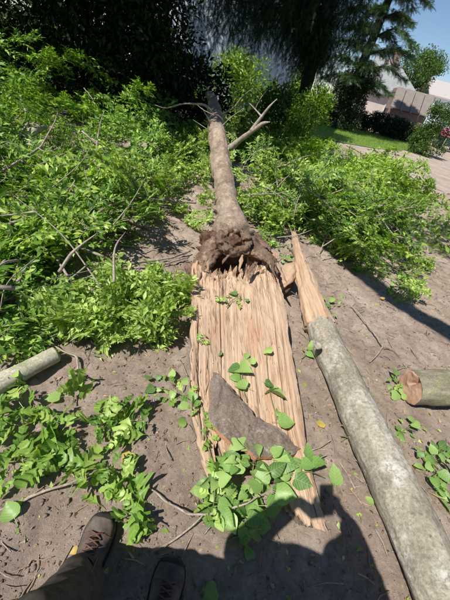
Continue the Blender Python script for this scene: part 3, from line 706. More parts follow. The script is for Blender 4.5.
wing([(232, 232, 2.75), (222, 242, 2.52), (212, 252, 2.40), (202, 262, 2.29), (194, 271, 2.2), (190, 284, 2.12)], [.13, .12, .11, .095, .075, .02], 3)
wing([(236, 232, 2.75), (250, 245, 2.55), (262, 254, 2.45), (272, 262, 2.37), (279, 274, 2.28)], [.13, .11, .085, .06, .02], 4)
wing([(232, 228, 2.85), (233, 240, 2.6), (233, 250, 2.48)], [.135, .13, .06], 5, 1.0)
wing([(246, 236, 2.7), (258, 241, 2.68), (271, 249, 2.56)], [.11, .085, .02], 9)
bo = mb.build('torn_butt', M_TORN, ft)
md = bo.modifiers.new('fuse', 'REMESH'); md.mode = 'VOXEL'; md.voxel_size = .009; md.use_smooth_shade = True
sm = bo.modifiers.new('soften', 'SMOOTH'); sm.iterations = 4; sm.factor = .5
for nm, sz, stg in (('coarse_tear', .085, .040), ('fine_tear', .022, .020)):
    tx = bpy.data.textures.new(nm, 'CLOUDS'); tx.noise_scale = sz; tx.noise_depth = 3; tx.noise_type = 'HARD_NOISE' if nm == 'coarse_tear' else 'SOFT_NOISE'
    dm = bo.modifiers.new(nm, 'DISPLACE'); dm.texture = tx; dm.strength = stg; dm.mid_level = .45 if nm == 'coarse_tear' else .5; dm.texture_coords = 'LOCAL'
v, fa, d = blob((0, 0, 0), (.075, .06, .06), 4, .35, 6, 14); mb = MB(); mb.add(v+kc+hole*.03, fa); mb.build('hole_shade_core', M_HOLLOW_SHADE, ft)  # dark filling, the shade inside the knot hole as colour
v, fa, d = blob((0, 0, 0), (.34, .14, .20), 5, .30, 9, 15); bk = D(233, 262, 2.58); bk[2] = .24; mb = MB(); mb.add(v+bk, fa); mb.build('cavity_shade_back', M_HOLLOW_SHADE, ft)  # dark blob added behind the cavity, its shade put into the colour
def flange(pxs, rads, seed, mat=M_BURL, sq=.6, name='bark_flange'):
    mb = MB(); tube(mb, [D(x, y, dd) for x, y, dd in pxs], rads, 70, 40, .3, 8, seed, True, sq, fib=.10, fr=3, fl=5); return mb.build(name, mat, ft)
flange([(196, 274, 2.12), (200, 292, 2.0), (202, 314, 1.86)], [.055, .05, .01], 6, M_SLAB, .45, 'bark_strip')
rs = np.random.default_rng(51)
for i in range(9):                                    # torn plates of bark and wood hanging from the butt
    x = rs.uniform(196, 276); y = np.interp(x, [190, 215, 233, 255, 280], [276, 262, 262, 262, 268])+rs.normal()*3
    a0 = D(x, y, 2.30+rs.normal()*.03); e = a0+np.array([rs.normal()*.05, -.09+rs.normal()*.05, -rs.uniform(.04, .10)])
    mb = MB(); tube(mb, [a0+[0, .03, .03], (a0+e)/2+rs.normal(size=3)*.012, e], [rs.uniform(.010, .022), .013, .001], 20, 12, .35, 30, i, True, .22, fib=.5, fr=2.5, fl=16); mb.build('torn_plate', [M_TORN, M_WOOD2][i % 2], ft)
# upright splinters in the tear
rs = np.random.default_rng(5)
for i in range(46):
    u = rs.uniform(.04, .97); vv = abs(rs.normal())*.035+.012
    a = top[int(vv*(nv-1)), int(u*(nu-1))].copy(); a[2] -= .02
    L = rs.uniform(.05, .14); e = a+np.array([rs.normal()*.02, rs.uniform(-.5, .9)*L*.6, L*.8])
    mb = MB(); tube(mb, [a, (a+e)/2+rs.normal(size=3)*.006, e], [rs.uniform(.012, .03), .014, .001], 14, 9, .3, 30, i, True, .3, fib=.3, fr=2, fl=10); mb.build('splinter', M_WOOD2, ft, False)
for i in range(16):                                    # long slivers lifted off the face and its edges
    u = rs.choice([.01, .03, .98, .96, .3, .6, .8, .16])+rs.normal()*.01; v0 = rs.uniform(.2, .7); v1 = v0+rs.uniform(.08, .22)
    a = top[int(v0*(nv-1)), int(np.clip(u, 0, 1)*(nu-1))]; e = top[int(min(v1, .99)*(nv-1)), int(np.clip(u+rs.normal()*.012, 0, 1)*(nu-1))]
    mb = MB(); tube(mb, [a-[0, 0, .004], (a+e)/2+[0, 0, .004], e+[rs.normal()*.012, 0, .018]], [.004, .008, .001], 10, 5, .25, 30, i, True, .5); mb.build('splinter', M_WOOD2, ft, False)
mb = MB()                                              # fine torn fibres standing off the face
for i in range(520):
    u = rs.random(); v0 = rs.random()**1.3*.9; v1 = min(.99, v0+rs.uniform(.015, .10)); ui = int(u*(nu-1)); a = top[int(v0*(nv-1)), ui]; e = top[int(v1*(nv-1)), int(np.clip(u+rs.normal()*.006, 0, 1)*(nu-1))]
    tube(mb, [a-[0, 0, .002], a*.45+e*.55+[0, 0, rs.uniform(.001, .004)], e+[rs.normal()*.004, 0, rs.uniform(.002, .012)]], [.0012, rs.uniform(.001, .0032), .0003], 5, 4)
tag(mb.build('fibres', M_WOOD2, ft, False), kind='stuff')
# bare boughs rising from the far part of the trunk
def bough(pxs, rads, seed, name='bough', mat=M_TWIG, parent=ft, seg=8):
    mb = MB(); tube(mb, [D(x, y, dd) for x, y, dd in pxs], rads, 36, seg, .18, 9, seed); return mb.build(name, mat, parent)
bough([(230, 148, 5.1), (240, 140, 5.0), (252, 131, 4.9), (262, 124, 4.9), (270, 122, 4.8)], [.055, .042, .033, .028, .006], 1, 'bough', M_TWIG)
bough([(251, 131, 4.9), (262, 116, 4.9), (270, 106, 4.9), (277, 99, 5)], [.03, .02, .012, .005], 2)
bough([(262, 117, 4.9), (254, 108, 5), (249, 103, 5.1)], [.014, .008, .004], 3)
bough([(214, 116, 6.5), (206, 106, 6.4), (196, 104, 6.3), (182, 104, 6.3), (166, 108, 6.2), (155, 105, 6.2)], [.03, .022, .016, .012, .009, .004], 4)
bough([(216, 134, 6.0), (209, 120, 5.9), (202, 108, 5.9)], [.02, .012, .005], 5)
bough([(222, 114, 6.6), (236, 108, 6.5), (247, 112, 6.4)], [.016, .01, .004], 6)

rb = np.random.default_rng(88)
for i in range(14):                                    # thin dead shoots round the far end
    x, y, dd = rb.uniform(204, 262), rb.uniform(104, 140), rb.uniform(5.2, 7.0); dx, dy = rb.normal()*16, -rb.uniform(4, 22)
    bough([(x, y, dd), (x+dx*.5+rb.normal()*2, y+dy*.5, dd), (x+dx, y+dy, dd+.1)], [.009, .006, .002], 30+i, 'shoot', M_TWIG, ft, 6)

# ---------------------------------------------------------------- the torn limb lying to the right
bl = thing('torn_limb', 'long grey barked limb torn off beside the trunk with a splintered tip', 'fallen limb')
ZL = .11
lp = [P(319, 322, ZL+.02), P(327, 345, ZL), P(346, 385, ZL), P(372, 440, ZL), P(402, 503, ZL), P(431, 568, ZL), P(470, 650, ZL)]
mb = MB(); tube(mb, lp, [.108, .114, .115, .116, .118, .12, .122], 260, 84, .06, 3.5, 8, fib=.020, fr=7, fl=9)
vv = mb.v[0]; rg_ = vv[:260*84].reshape(260, 84, 3); ja = .05*fbm(np.stack([np.cos(np.linspace(0, 6.2832, 84))*2.5, np.sin(np.linspace(0, 6.2832, 84))*2.5, np.zeros(84)], -1), 1, 4, 3)+.045*noise(np.stack([np.linspace(0, 40, 84), np.zeros(84), np.zeros(84)], -1), 1, 4)
dj = norm(lp[1]-lp[0])
for i in range(18): rg_[i] += dj*(np.abs(ja)*1.3*(1-i/18))[:, None]
wr = np.random.default_rng(9)
for _ in range(26):                                    # warts and scars on the bark
    i, j = wr.integers(15, 250), wr.integers(0, 84); c0 = rg_[i, j].copy(); ax0 = rg_[i].mean(0); dd = np.linalg.norm(rg_-c0, axis=-1); g_ = np.exp(-(dd/wr.uniform(.015, .045))**2)*wr.uniform(-.008, .012)
    rg_ += norm(c0-ax0)*g_[..., None]
mb.build('limb_bark', M_GREYBARK, bl)
mb = MB(); n_ = 70
tp = [P(320, 326, ZL+.01), P(313, 305, .16), P(305, 280, .19), P(299, 258, .23), P(295, 238, .27), P(293, 231, .29)]
tube(mb, tp, [.116, .098, .074, .050, .027, .005], 110, 72, .14, 7, 9, fib=.16, fr=3.2, fl=3)
mb.build('splintered_tip', M_WOOD2, bl)
for i in range(20):
    k = rs.uniform(0, .75); a = spline(tp, 40)[int(k*39)]; dr = spline(tp, 40)[min(39, int(k*39)+8)]-a
    off = rs.normal(size=3)*[.05, .03, .03]*(1-k); off[2] = abs(off[2])+.045*(1-k)
    mb = MB(); tube(mb, [a+off-[0, 0, .03], a+off+dr*.5, a+off+dr*rs.uniform(.8, 1.3)+rs.normal(size=3)*.02], [.012, .010, .001], 8, 5, .3, 30, i, True, .5); mb.build('splinter', M_WOOD2, bl, False)
for (x, y, s) in ((318, 346, .8),):
    c = P(x, y, .212); v, fa, d = blob((0, 0, 0), (.034*s, .042*s, .02), 4, .2, 6, 3); w = np.clip((d[:, 2]-.55)/.3, 0, 1); v = v-[0, 0, .02]*w[:, None]
    mb = MB(); mb.add(v+c, fa); mb.build('knot', M_GREYBARK, bl)
# a loose split wedge between trunk and limb
cw = thing('wood_wedge', 'broken wedge of pale wood lodged between the split trunk and torn limb', 'wood piece')
mb = MB(); tube(mb, [P(279, 290, .12), P(284, 279, .16), P(290, 269, .19), P(296, 262, .2)], [.03, .07, .06, .01], 50, 40, .25, 8, 12, True, .7, fib=.25, fr=2.5, fl=4); mb.build('split_wood', M_WOOD2, cw)
mb = MB(); tube(mb, [P(277, 297, .06), P(286, 285, .09), P(297, 270, .12)], [.03, .07, .02], 24, 16, .3, 8, 13, True, .7); mb.build('bark_side', M_BURL, cw)

# ---------------------------------------------------------------- slab of bark lying on the split face
def slab(name, pxs, th, mat_top, mat_edge, label, zoff=.03, cat='bark piece'):
    t = thing(name, label, cat)
    poly = []
    for x, y in pxs:
        z = .2
        for _ in range(6): q = P(x, y, z); z = face_z(q[0], q[1])*.0+ZT(q[1])+zoff
        poly.append(P(x, y, z))
    poly = np.array(poly); n = len(poly); cl = np.vstack([poly, poly[:1]])
    k = np.concatenate([cl[i]+(cl[i+1]-cl[i])*np.linspace(0, 1, 9)[:-1, None] for i in range(n)])
    k = k+np.stack([fbm(k*1.0, 25, 3, 2), fbm(k+9., 25, 3, 3), np.zeros(len(k))], -1)*.013
    c = k.mean(0); rings = [c+(k-c)*s for s in np.linspace(1, .02, 40)]
    V = np.array(rings); V[..., 2] += .020*fbm(V, 5, 4, 6)+.007*noise(V*[1, .4, 1], 34, 3)+.004*noise(V, 70, 4)
    m = len(k); mb = MB(); mb.add(V, grid_faces(m, 40, True)); mb.build('bark_surface', mat_top, t)
    lo = V[0]-[0, 0, th]; mb = MB(); mb.add(np.vstack([lo, V[0]]), grid_faces(m, 2, True), np.stack([np.tile(np.linspace(0, 3, m), 2), np.repeat([0, .1], m)], 1)); lo2 = c+(lo-c)*.02; lo2[:, 2] = lo[:, 2]
    mb.add(np.vstack([lo2, lo]), grid_faces(m, 2, True)); mb.build('inner_bark', mat_edge, t); return t
slab('bark_slab', [(211, 378), (215, 372), (226, 384), (240, 402), (258, 417), (278, 428), (293, 440), (301, 447), (292, 455), (286, 461), (272, 456), (258, 458), (246, 447), (236, 449), (226, 438), (214, 428), (209, 412)], .036, M_SLAB, M_INNER,
     'flat grey brown slab of bark lying across the pale split wood', .035)

# ---------------------------------------------------------------- other logs
sl_ = thing('short_log', 'short cut log with mossy bark and reddish sawn end at the right', 'log', tuple(P(410, 387, .12)))
lr = .118
mb = MB(); tube(mb, [(0, 0, 0), (.25, .02, .005), (.55, .06, .01), (.8, .10, .01)], [lr, lr*1.04, lr*.98, lr], 90, 64, .10, 5, 4, False, fib=.03, fr=4, fl=6); rings_ = mb.v[0][:90*64].reshape(90, 64, 3).copy(); mb.build('bark', M_LOGBARK, sl_)
for rg_, off, fl_ in ((rings_[0], -.004, True), (rings_[-1], .004, False)):
    c_ = rg_.mean(0); rows = np.array([c_+(rg_-c_)*k for k in np.linspace(.995, 0, 26)]); q_ = rows*[0, 1, 1]
    rows[..., 0] += off+.006*fbm(q_, 14, 4, 3)-.03*np.exp(-((rows[..., 1]-c_[1]-.02+.4*(rows[..., 2]-c_[2]))/.012)**2)*np.clip((rows[..., 2]-c_[2])/.04, 0, 1)*(-1 if fl_ else 1)
    rows[0, :, 0] = rg_[:, 0]+off*.2
    mb = MB(); mb.add(rows, grid_faces(64, 26, True)[:, ::(-1 if fl_ else 1)]); mb.build('sawn_end', M_CUT, sl_)
sl_.rotation_euler = (0, R(-4), R(9))

pl = thing('pale_log', 'pale smooth cut log lying in the leaves at the left edge', 'log')
e0 = P(56, 354, .06); e1 = P(-2, 384, .055); dv = e1-e0
mb = MB(); tube(mb, [e0, e0+dv*.4, e0+dv, e0+dv*1.9, e0+dv*3.0], [.045, .050, .053, .055, .056], 60, 32, .10, 6, 21); mb.build('bark', M_PALEBARK, pl)
mb = MB(); tube(mb, [e0-dv*.025, e0+dv*.01], [.036, .044], 4, 32, .06, 6, 21); mb.build('cut_end', M_WOOD2, pl)
# ---------------------------------------------------------------- brush heaps: leafy branches
def branch_variant(seed, L, ntw, leaf, tv, per, curl=.25, twl=(.25, .5), rad=.011):
    r = np.random.default_rng(seed)
    n = 24; t = np.linspace(0, 1, n)
    side = r.normal(size=2)*.18
    path = np.stack([side[0]*np.sin(t*3)*L, (t-.5)*L, .10*L*np.sin(t*2.6)+side[1]*.15*t], 1)
    wood = MB(); tube(wood, path, [rad, rad*.7, rad*.25], n, 6, .12, 10, seed)
    pos = []; al = []; nr = []
    for i in range(ntw):
        k = r.uniform(.18, 1.0); b = path[int(k*(n-1))]; a = r.choice([-1, 1])*r.uniform(.4, 1.2); l = r.uniform(*twl)*(1.15-.5*k)
        d = np.array([math.sin(a), math.cos(a), r.uniform(-.25, .75)]); d /= np.linalg.norm(d)
        e = b+d*l+[0, 0, -curl*l*r.random()]
        tp_ = spline([b, b+d*l*.5+[0, 0, .06*l], e], 10); tube(wood, tp_, [rad*.38, rad*.12], 6, 5)
        for q in range(per):
            f = .15+.85*q/per; p = tp_[min(9, int(f*9.99))]; sgn = 1 if q % 2 else -1
            sd = np.cross(d, [0, 0, 1.]); sd /= np.linalg.norm(sd)+1e-9
            pos.append(p); al.append(sd*sgn*r.uniform(.5, 1.1)+d*r.uniform(.3, 1.0)+r.normal(size=3)*.28+[0, 0, -.12]); nr.append(np.array([0, 0, 1.])+r.normal(size=3)*.45)
    pos = np.array(pos); lv = MB()
    inst(lv, tv, LEAF_F, basis(np.array(al), np.array(nr)), pos, leaf*(.6+.65*r.random(len(pos))))
    return wood.mesh('branch_wood'), lv.mesh('branch_leaves'), np.concatenate(lv.v)
VAR = [branch_variant(100+i, r_, nt_, lf, tv_, pr) for i, (r_, nt_, lf, tv_, pr) in enumerate([
    (1.1, 24, .10, LEAF_V*[1.1, 1, 1], 14), (1.3, 26, .085, NARROW_V*[1.35, 1, 1], 16), (.9, 18, .115, LEAF_V*[1.15, 1, 1], 12), (1.2, 26, .10, NARROW_V*[1.35, 1, 1], 14), (1.0, 22, .085, LEAF_V*[1.1, 1, 1], 15), (1.4, 28, .095, NARROW_V*[1.4, 1, 1], 15)])]
for i, (w_, l_, _v) in enumerate(VAR): w_.materials.append(M_TWIG); l_.materials.append(M_BRUSH[i % 2])
def leafy_branch(loc, rz, tilt, roll, sc, var, label, group, mats=None, name='leafy_branch'):
    t = thing(name, label, 'branch', loc, group); t.rotation_euler = (tilt, roll, rz); t.scale = (sc,)*3
    ob('stem', var[0], None, t); tag(ob('leaves', var[1], None, t), kind='stuff'); return t
def heap(poly_px, n, hmax, label, group, seed, zfun=None, sc=(.5, .95), tilt=(-.55, .55), variants=VAR, avoid=None, things=999, name='leafy_branch'):
    r = np.random.default_rng(seed); poly = [P(*q) for q in poly_px]; A = np.array(poly)[:, :2]; c = 0; tries = 0
    lo, hi = A.min(0), A.max(0); out = []
    while c < n and tries < 20000:
        tries += 1
        # choose evenly as the eye sees them: nearer ground is sampled denser
        q = r.uniform(lo, hi); dist = math.hypot(*q)
        if r.random() > min(1, (2.6/dist)**1.1): continue
        if not in_poly(np.array([q]), A)[0]: continue
        if avoid is not None and avoid(q): continue
        h = hmax(q)*r.random()**1.3
        out.append((dist, (q[0], q[1], h+.02), r.uniform(0, 6.283), r.uniform(*tilt), r.normal()*.3, r.uniform(*sc), r.integers(len(variants)))); c += 1
    out.sort(key=lambda o: o[0]); mb = MB()
    for i, (_, loc, rz, ti, ro, s_, k) in enumerate(out):
        if i < things: leafy_branch(loc, rz, ti, ro, s_, variants[k], label(loc) if callable(label) else label, group, None, name); continue
        mx = np.array(Matrix.LocRotScale(Vector(loc), None, None).to_3x3()); E3 = np.array((Matrix.Rotation(rz, 3, 'Z') @ Matrix.Rotation(ro, 3, 'Y') @ Matrix.Rotation(ti, 3, 'X')))
        v = variants[k][2]@E3.T*s_+np.array(loc); n5 = len(v)//5
        mb.add(v, (LEAF_F[None]+(np.arange(n5)*5)[:, None, None]).reshape(-1, 3))
    if mb.n: tag(mb.build('brush', M_BRUSH[seed % 2]), kind='stuff')
ax = spline(axis_pts, 60)
def near_trunk(q, w=.33): return bool(np.min(np.hypot(ax[:, 0]-q[0], ax[:, 1]-q[1])) < w) or (q[1] < 2.9 and -.75 < q[0] < 1.3)
heap([(-60, 90), (40, 118), (110, 146), (165, 168), (185, 195), (150, 215), (120, 226), (95, 262), (60, 275), (35, 318), (5, 340), (-60, 340), (-110, 240)], 180,
     lambda q: float(np.clip(.28+.20*(math.hypot(*q)-2.2), .15, 1.15))*(1.0 if q[0] < -1.2 else .4)*float(np.clip(.75+.9*noise(np.array([[q[0], q[1], 0]]), .95, 4)[0], .15, 1.25)),
     lambda q: 'leafy branch of the left brush heap beside the pale log' if q[1] < 1.7 else ('leafy branch on the edge of the left brush heap nearest the fallen trunk' if q[0] > -1.25 else ('leafy branch deep in the left brush heap below the dark trees' if q[1] > 3.6 else 'leafy branch in the middle of the tangled left brush heap')), 'brush heap on the left', 7, things=100, tilt=(-.85, .85), avoid=lambda q: near_trunk(q, .6))
heap([(248, 232), (243, 195), (240, 160), (252, 140), (285, 142), (335, 164), (380, 180), (406, 200), (415, 232), (398, 250), (372, 262), (352, 268), (320, 240), (285, 238)], 270,
     lambda q: float(np.clip(.45+.08*(math.hypot(*q)-3), .3, .75)*np.clip(.75+.8*noise(np.array([[q[0], q[1], 0]]), .9, 6)[0], .2, 1.2)),
     lambda q: 'leafy branch of the right brush heap close against the fallen trunk' if q[0] < .6 else ('leafy branch on the outer edge of the right brush heap towards the road' if q[0] > 2.2 else ('leafy branch at the front of the right brush heap behind the splintered tip' if q[1] < 5 else 'leafy branch in the middle of the right brush heap')), 'brush heap on the right', 8, things=110, tilt=(-.8, .8), avoid=lambda q: near_trunk(q, .42))
heap([(245, 150), (250, 118), (280, 120), (290, 145)], 18, lambda q: .25, 'leafy branch at the back of the right brush heap beside the lawn', 'back of the right brush heap', 18, things=0, avoid=lambda q: near_trunk(q, .5))
heap([(-40, 40), (-40, 92), (60, 120), (110, 140), (60, 100)], 16, lambda q: .9, 'leafy branch at the high back edge of the left brush heap', 'back of the left brush heap', 28, things=0, sc=(.8, 1.2))
heap([(370, 252), (400, 236), (425, 262), (420, 300), (395, 305), (372, 285)], 12, lambda q: .05, 'small leafy sprig strewn on the soil below the right brush heap', 'sprigs below the right heap', 38, name='leafy_sprig', sc=(.3, .5))
heap([(-60, 62), (60, 88), (130, 116), (190, 138), (170, 168), (110, 146), (40, 118), (-60, 90)], 60, lambda q: .4 if q[0] > -3 else 1.1, 'leafy branch far back in the left brush heap under the dark trees', 'far part of the left brush heap', 29, things=0, sc=(.8, 1.3), avoid=lambda q: near_trunk(q, .6))
# low sprouting bush of narrow leaves left of the split wood
SPV = [branch_variant(200+i, .36, 14, .075, NARROW_V*[1.5, 1, 1], 10, .1, (.1, .22), .004) for i in range(4)]
for w_, l_, _v in SPV: w_.materials.append(M_GREENSTEM); l_.materials.append(M_SPROUT)
heap([(62, 345), (52, 318), (75, 300), (105, 292), (150, 283), (180, 283), (187, 305), (178, 332), (150, 348), (105, 356)], 62, lambda q: .16,
     'upright leafy sprout in the low bush left of the split wood', 'sprouts of the low bush', 9, name='leafy_sprout', sc=(.6, .95), tilt=(.1, 1.1), variants=SPV)
heap([(150, 205), (205, 205), (207, 222), (196, 236), (150, 228)], 9, lambda q: .03, 'small green sprig on the soil beside the left of the trunk', 'sprigs left of the trunk', 39, name='leafy_sprig', sc=(.4, .7), tilt=(0, .5), variants=SPV)
rv = np.random.default_rng(40)
for (x0, lab, grp) in ((-.20, 'leafy ivy shoot growing on the left side of the fallen trunk', 'shoots on the left side of the trunk'), (.21, 'leafy shoot growing close against the right side of the trunk', 'shoots on the right side of the trunk')):
    for k in range(15):
        c_ = ax[int(9+k*2.1)]; leafy_branch((c_[0]+x0+rv.normal()*.03, c_[1], max(.1, c_[2]-.12+rv.normal()*.08)), rv.uniform(0, 6.28), rv.uniform(.2, 1.2), rv.normal()*.4, rv.uniform(.45, .75), SPV[k % 4], lab, grp, None, 'leafy_shoot')
heap([(150, 150), (205, 130), (205, 185), (185, 200)], 10, lambda q: .1, 'low dark leafy sprig in the shade left of the trunk', 'sprigs in the shade by the trunk', 41, name='leafy_sprig', sc=(.5, .9), tilt=(.1, .8))

# ---------------------------------------------------------------- bare sticks
def stick(pxs, rads, label, seed, name='bare_stick', mat=M_TWIG, forks=(), group=None, cat='stick', n=30):
    pts = spline([P(x, y, z) for x, y, z in pxs], 26); jit = np.stack([fbm(pts+k*7.3, 9, 3, seed+k) for k in range(3)], -1)*[.012, .012, .006]; pts = pts+jit*np.minimum(1, np.minimum(np.arange(26), np.arange(26)[::-1])/3)[:, None]
    if not forks:
        mb = MB(); tube(mb, pts, rads, n, 8, .2, 14, seed); return tag(mb.build(name, mat), label, cat, group)
    t = thing(name, label, cat, (0, 0, 0), group); mb = MB(); tube(mb, pts, rads, n, 8, .2, 14, seed); mb.build('stem', mat, t)
    for i, (fp, fr_) in enumerate(forks): mb = MB(); tube(mb, [P(x, y, z) for x, y, z in fp], fr_, 20, 7, .2, 14, seed+i+1); mb.build('fork', mat, t)
    return t
stick([(100, 158, .55), (102, 180, .35), (104, 203, .16), (112, 213, .1), (128, 219, .08), (149, 228, .04)], [.012, .016, .022, .027, .026, .020], 'forked pale stick bent over the left brush heap', 1,
      forks=[([(112, 213, .1), (126, 198, .22), (140, 182, .32), (152, 177, .35)], [.014, .011, .008, .004]), ([(104, 203, .16), (90, 196, .28), (80, 180, .4)], [.010, .007, .004]), ([(126, 197, .22), (142, 198, .25), (165, 200, .25)], [.008, .006, .003])])
stick([(0, 510, .02), (28, 498, .025), (60, 486, .03), (84, 475, .03), (98, 470, .02)], [.004, .0055, .005, .0045, .002], 'thin twig lying across the lobed leaves at lower left', 2)
stick([(143, 484, .02), (160, 498, .04), (180, 510, .05), (200, 516, .07), (232, 508, .10), (258, 496, .15)], [.0025, .004, .0045, .005, .0045, .003], 'forked twig leading from the soil into the ivy', 3,
      forks=[([(153, 551, .02), (172, 541, .03), (192, 526, .05), (203, 515, .07)], [.0035, .0045, .004, .003])])
stick([(350, 305, .02), (366, 322, .03), (383, 346, .03)], [.005, .007, .006], 'thin forked twig on bare soil right of the torn limb', 4, forks=[([(383, 346, .03), (377, 355, .02), (370, 362, .015)], [.006, .005, .003]), ([(383, 346, .03), (394, 350, .02), (402, 358, .015)], [.005, .004, .003])])
stick([(112, 264, .02), (140, 262, .03), (168, 258, .04), (190, 251, .03)], [.010, .014, .014, .010], 'dark straight stick pointing at the torn knot', 5)
stick([(118, 269, .02), (146, 267, .03), (172, 262, .04), (189, 257, .03)], [.008, .012, .011, .007], 'dark stick lying close alongside another before the torn knot', 6)
stick([(30, 292, .1), (60, 286, .1), (95, 275, .08), (118, 272, .05)], [.006, .007, .006, .004], 'thin pale stick crossing below the left brush heap', 7)
stick([(28, 340, .03), (70, 353, .04), (78, 365, .03), (72, 384, .02), (62, 392, .02)], [.004, .006, .006, .005, .003], 'bent twig lying next to the pale log', 8)
stick([(240, 196, .45), (262, 194, .5), (282, 193, .5), (305, 187, .5), (330, 180, .5)], [.010, .009, .008, .006, .004], 'pale bare branch lying over the right brush heap near the trunk', 9,
      forks=[([(282, 193, .5), (300, 200, .45), (322, 199, .4)], [.007, .005, .003]), ([(262, 194, .5), (276, 182, .55), (290, 176, .6)], [.007, .005, .003])])
stick([(262, 172, .5), (284, 166, .55), (302, 170, .55), (318, 178, .5)], [.014, .013, .010, .006], 'grey crooked branch at the back of the right brush heap', 10, forks=[([(284, 166, .55), (300, 158, .6), (325, 153, .6), (352, 150, .5)], [.011, .009, .007, .004])])
stick([(0, 172, .4), (20, 160, .45), (38, 148, .5), (52, 128, .6), (58, 112, .65)], [.012, .012, .010, .008, .005], 'grey bare branch rising out of the left brush heap', 11, forks=[([(20, 160, .45), (34, 166, .42), (50, 160, .42), (72, 150, .42)], [.009, .007, .006, .003]), ([(38, 148, .5), (48, 152, .5), (62, 146, .5)], [.006, .005, .003])])
stick([(19, 88, .72), (22, 98, .62), (27, 112, .45)], [.018, .024, .03], 'thick pale broken branch at the far left of the brush', 12, mat=M_PALEBARK)
stick([(18, 138, .35), (34, 131, .42), (46, 127, .42)], [.05, .055, .03], 'short pale log end poking out of the left brush heap', 13, mat=M_PALEBARK)
stick([(0, 166, .3), (12, 170, .28), (26, 172, .25)], [.045, .045, .03], 'pale thick branch stub at the left edge of the brush', 14, mat=M_PALEBARK)
stick([(84, 88, .8), (92, 98, .75), (96, 110, .7)], [.008, .006, .003], 'thin arching twig above the left brush heap', 15)
stick([(150, 196, .12), (172, 200, .12), (196, 203, .1)], [.018, .02, .016], 'grey stick lying against the shaded soil left of the trunk', 16)
stick([(104, 236, .03), (112, 244, .03), (140, 248, .03)], [.012, .010, .006], 'short brown stick on the soil before the brush heap', 17)
rk = np.random.default_rng(77)                          # thin bare twigs through both heaps
for (px0, px1, py0, py1, n_, lab, grp) in ((5, 120, 130, 290, 46, 'thin bare twig tangled in the left brush heap', 'bare twigs in the left heap'), (250, 400, 150, 250, 44, 'thin bare twig tangled in the right brush heap', 'bare twigs in the right heap')):
    for i in range(n_):
        x, y = rk.uniform(px0, px1), rk.uniform(py0, py1); z = rk.uniform(.2, .55); a = P(x, y, z)
        d_ = rdir(1, .1, rk)[0]*rk.uniform(.3, 1.2); d_[2] *= .5
        if any(near_trunk(a+d_*k, .35) for k in (0, .35, .7, 1.1)): continue
        mb = MB(); tube(mb, [a, a+d_*.5+rk.normal(size=3)*.04, a+d_+rk.normal(size=3)*.05], np.array([1, .7, .25])*rk.uniform(.004, .013), 14, 6, .2, 12, i); tag(mb.build('bare_twig', M_TWIG), lab, 'twig', grp)
# ---------------------------------------------------------------- broad leaves one can pick out singly
def big_leaf(stations, seed, fold=.12, curl=.18, twist=.1):
    if len(stations) < 10: stations = [tuple(q) for q in spline(stations, 14)]
    r = np.random.default_rng(seed); v = []
    for (ym, w, yo) in stations:
        for s in (-1, 0, 1):
            ww = w*(1+(.03 if len(stations) == 14 else .08)*r.normal()) if s else 0; yy = ym+(yo if s else 0)
            v.append([s*ww, yy, fold*abs(s)*ww*2 - curl*yy*yy + twist*s*ww*yy*2 + (.012 if len(stations) == 14 else .03)*r.normal()])
    n = len(v)//3; mb = MB(); mb.add(v, grid_faces(3, n))
    mb.add([(-.012, -.45, -.03), (.012, -.45, -.03), (.014, .02, .004), (-.014, .02, .004)], np.array([(0, 1, 2, 3)]))
    return mb.mesh('leaf')
CORD = [(.0, .10, -.03), (.06, .30, -.10), (.16, .42, -.06), (.34, .45, 0), (.55, .36, 0), (.75, .22, 0), (.9, .10, 0), (1.02, .004, 0)]
LOBE = [(.0, .03, 0), (.12, .14, .03), (.24, .34, .08), (.30, .31, .12), (.33, .19, .03), (.44, .22, .05), (.56, .46, .10), (.62, .41, .14), (.63, .20, .03), (.74, .22, .05), (.84, .28, .09), (.92, .13, .05), (1.04, .01, 0)]
IVYM = [big_leaf([(y_, w_*[1, .86, 1.1][i % 3], o_) for y_, w_, o_ in CORD], 300+i, [.08, .2, .35, -.12, .15][i % 5], [.05, .28, -.15, .4][i % 4], [.2, -.25, .3, 0][i % 4]) for i in range(12)]
LOBM = [big_leaf([(y_, w_*[.8, .62, .95][i % 3], o_*1.25) for y_, w_, o_ in LOBE], 320+i, [.12, .3, .5, -.15, .2][i % 5], [.1, .5, -.25, .75][i % 4], [.3, -.3, .5, 0][i % 4]) for i in range(12)]
YELM = [big_leaf(CORD, 340+i, .15, .25, .1) for i in range(2)]
for a_ in IVYM: a_.materials.append(M_IVY)
for a_ in LOBM: a_.materials.append(M_LOBED)
for a_ in YELM: a_.materials.append(M_YELLOW)
def put_leaf(me, pos, along, nrm, sc, parent=None, name='leaf'):
    o = ob(name, me, None, parent); B_ = basis(np.array([along], float), np.array([nrm], float))[0]*sc
    p = np.asarray(pos, float)-(np.array(parent.location[:]) if parent else 0)
    mm = Matrix.Identity(4)
    for i in range(3):
        for j in range(3): mm[i][j] = B_[i][j]
        mm[i][3] = p[i]
    o.matrix_local = mm; return o
rl = np.random.default_rng(55)
def ground_at(x, y, top_=True):                       # pixel to the surface there (split wood or soil)
    z = .1
    for _ in range(5): q = P(x, y, z); z = face_z(q[0], q[1])
    return P(x, y, z)
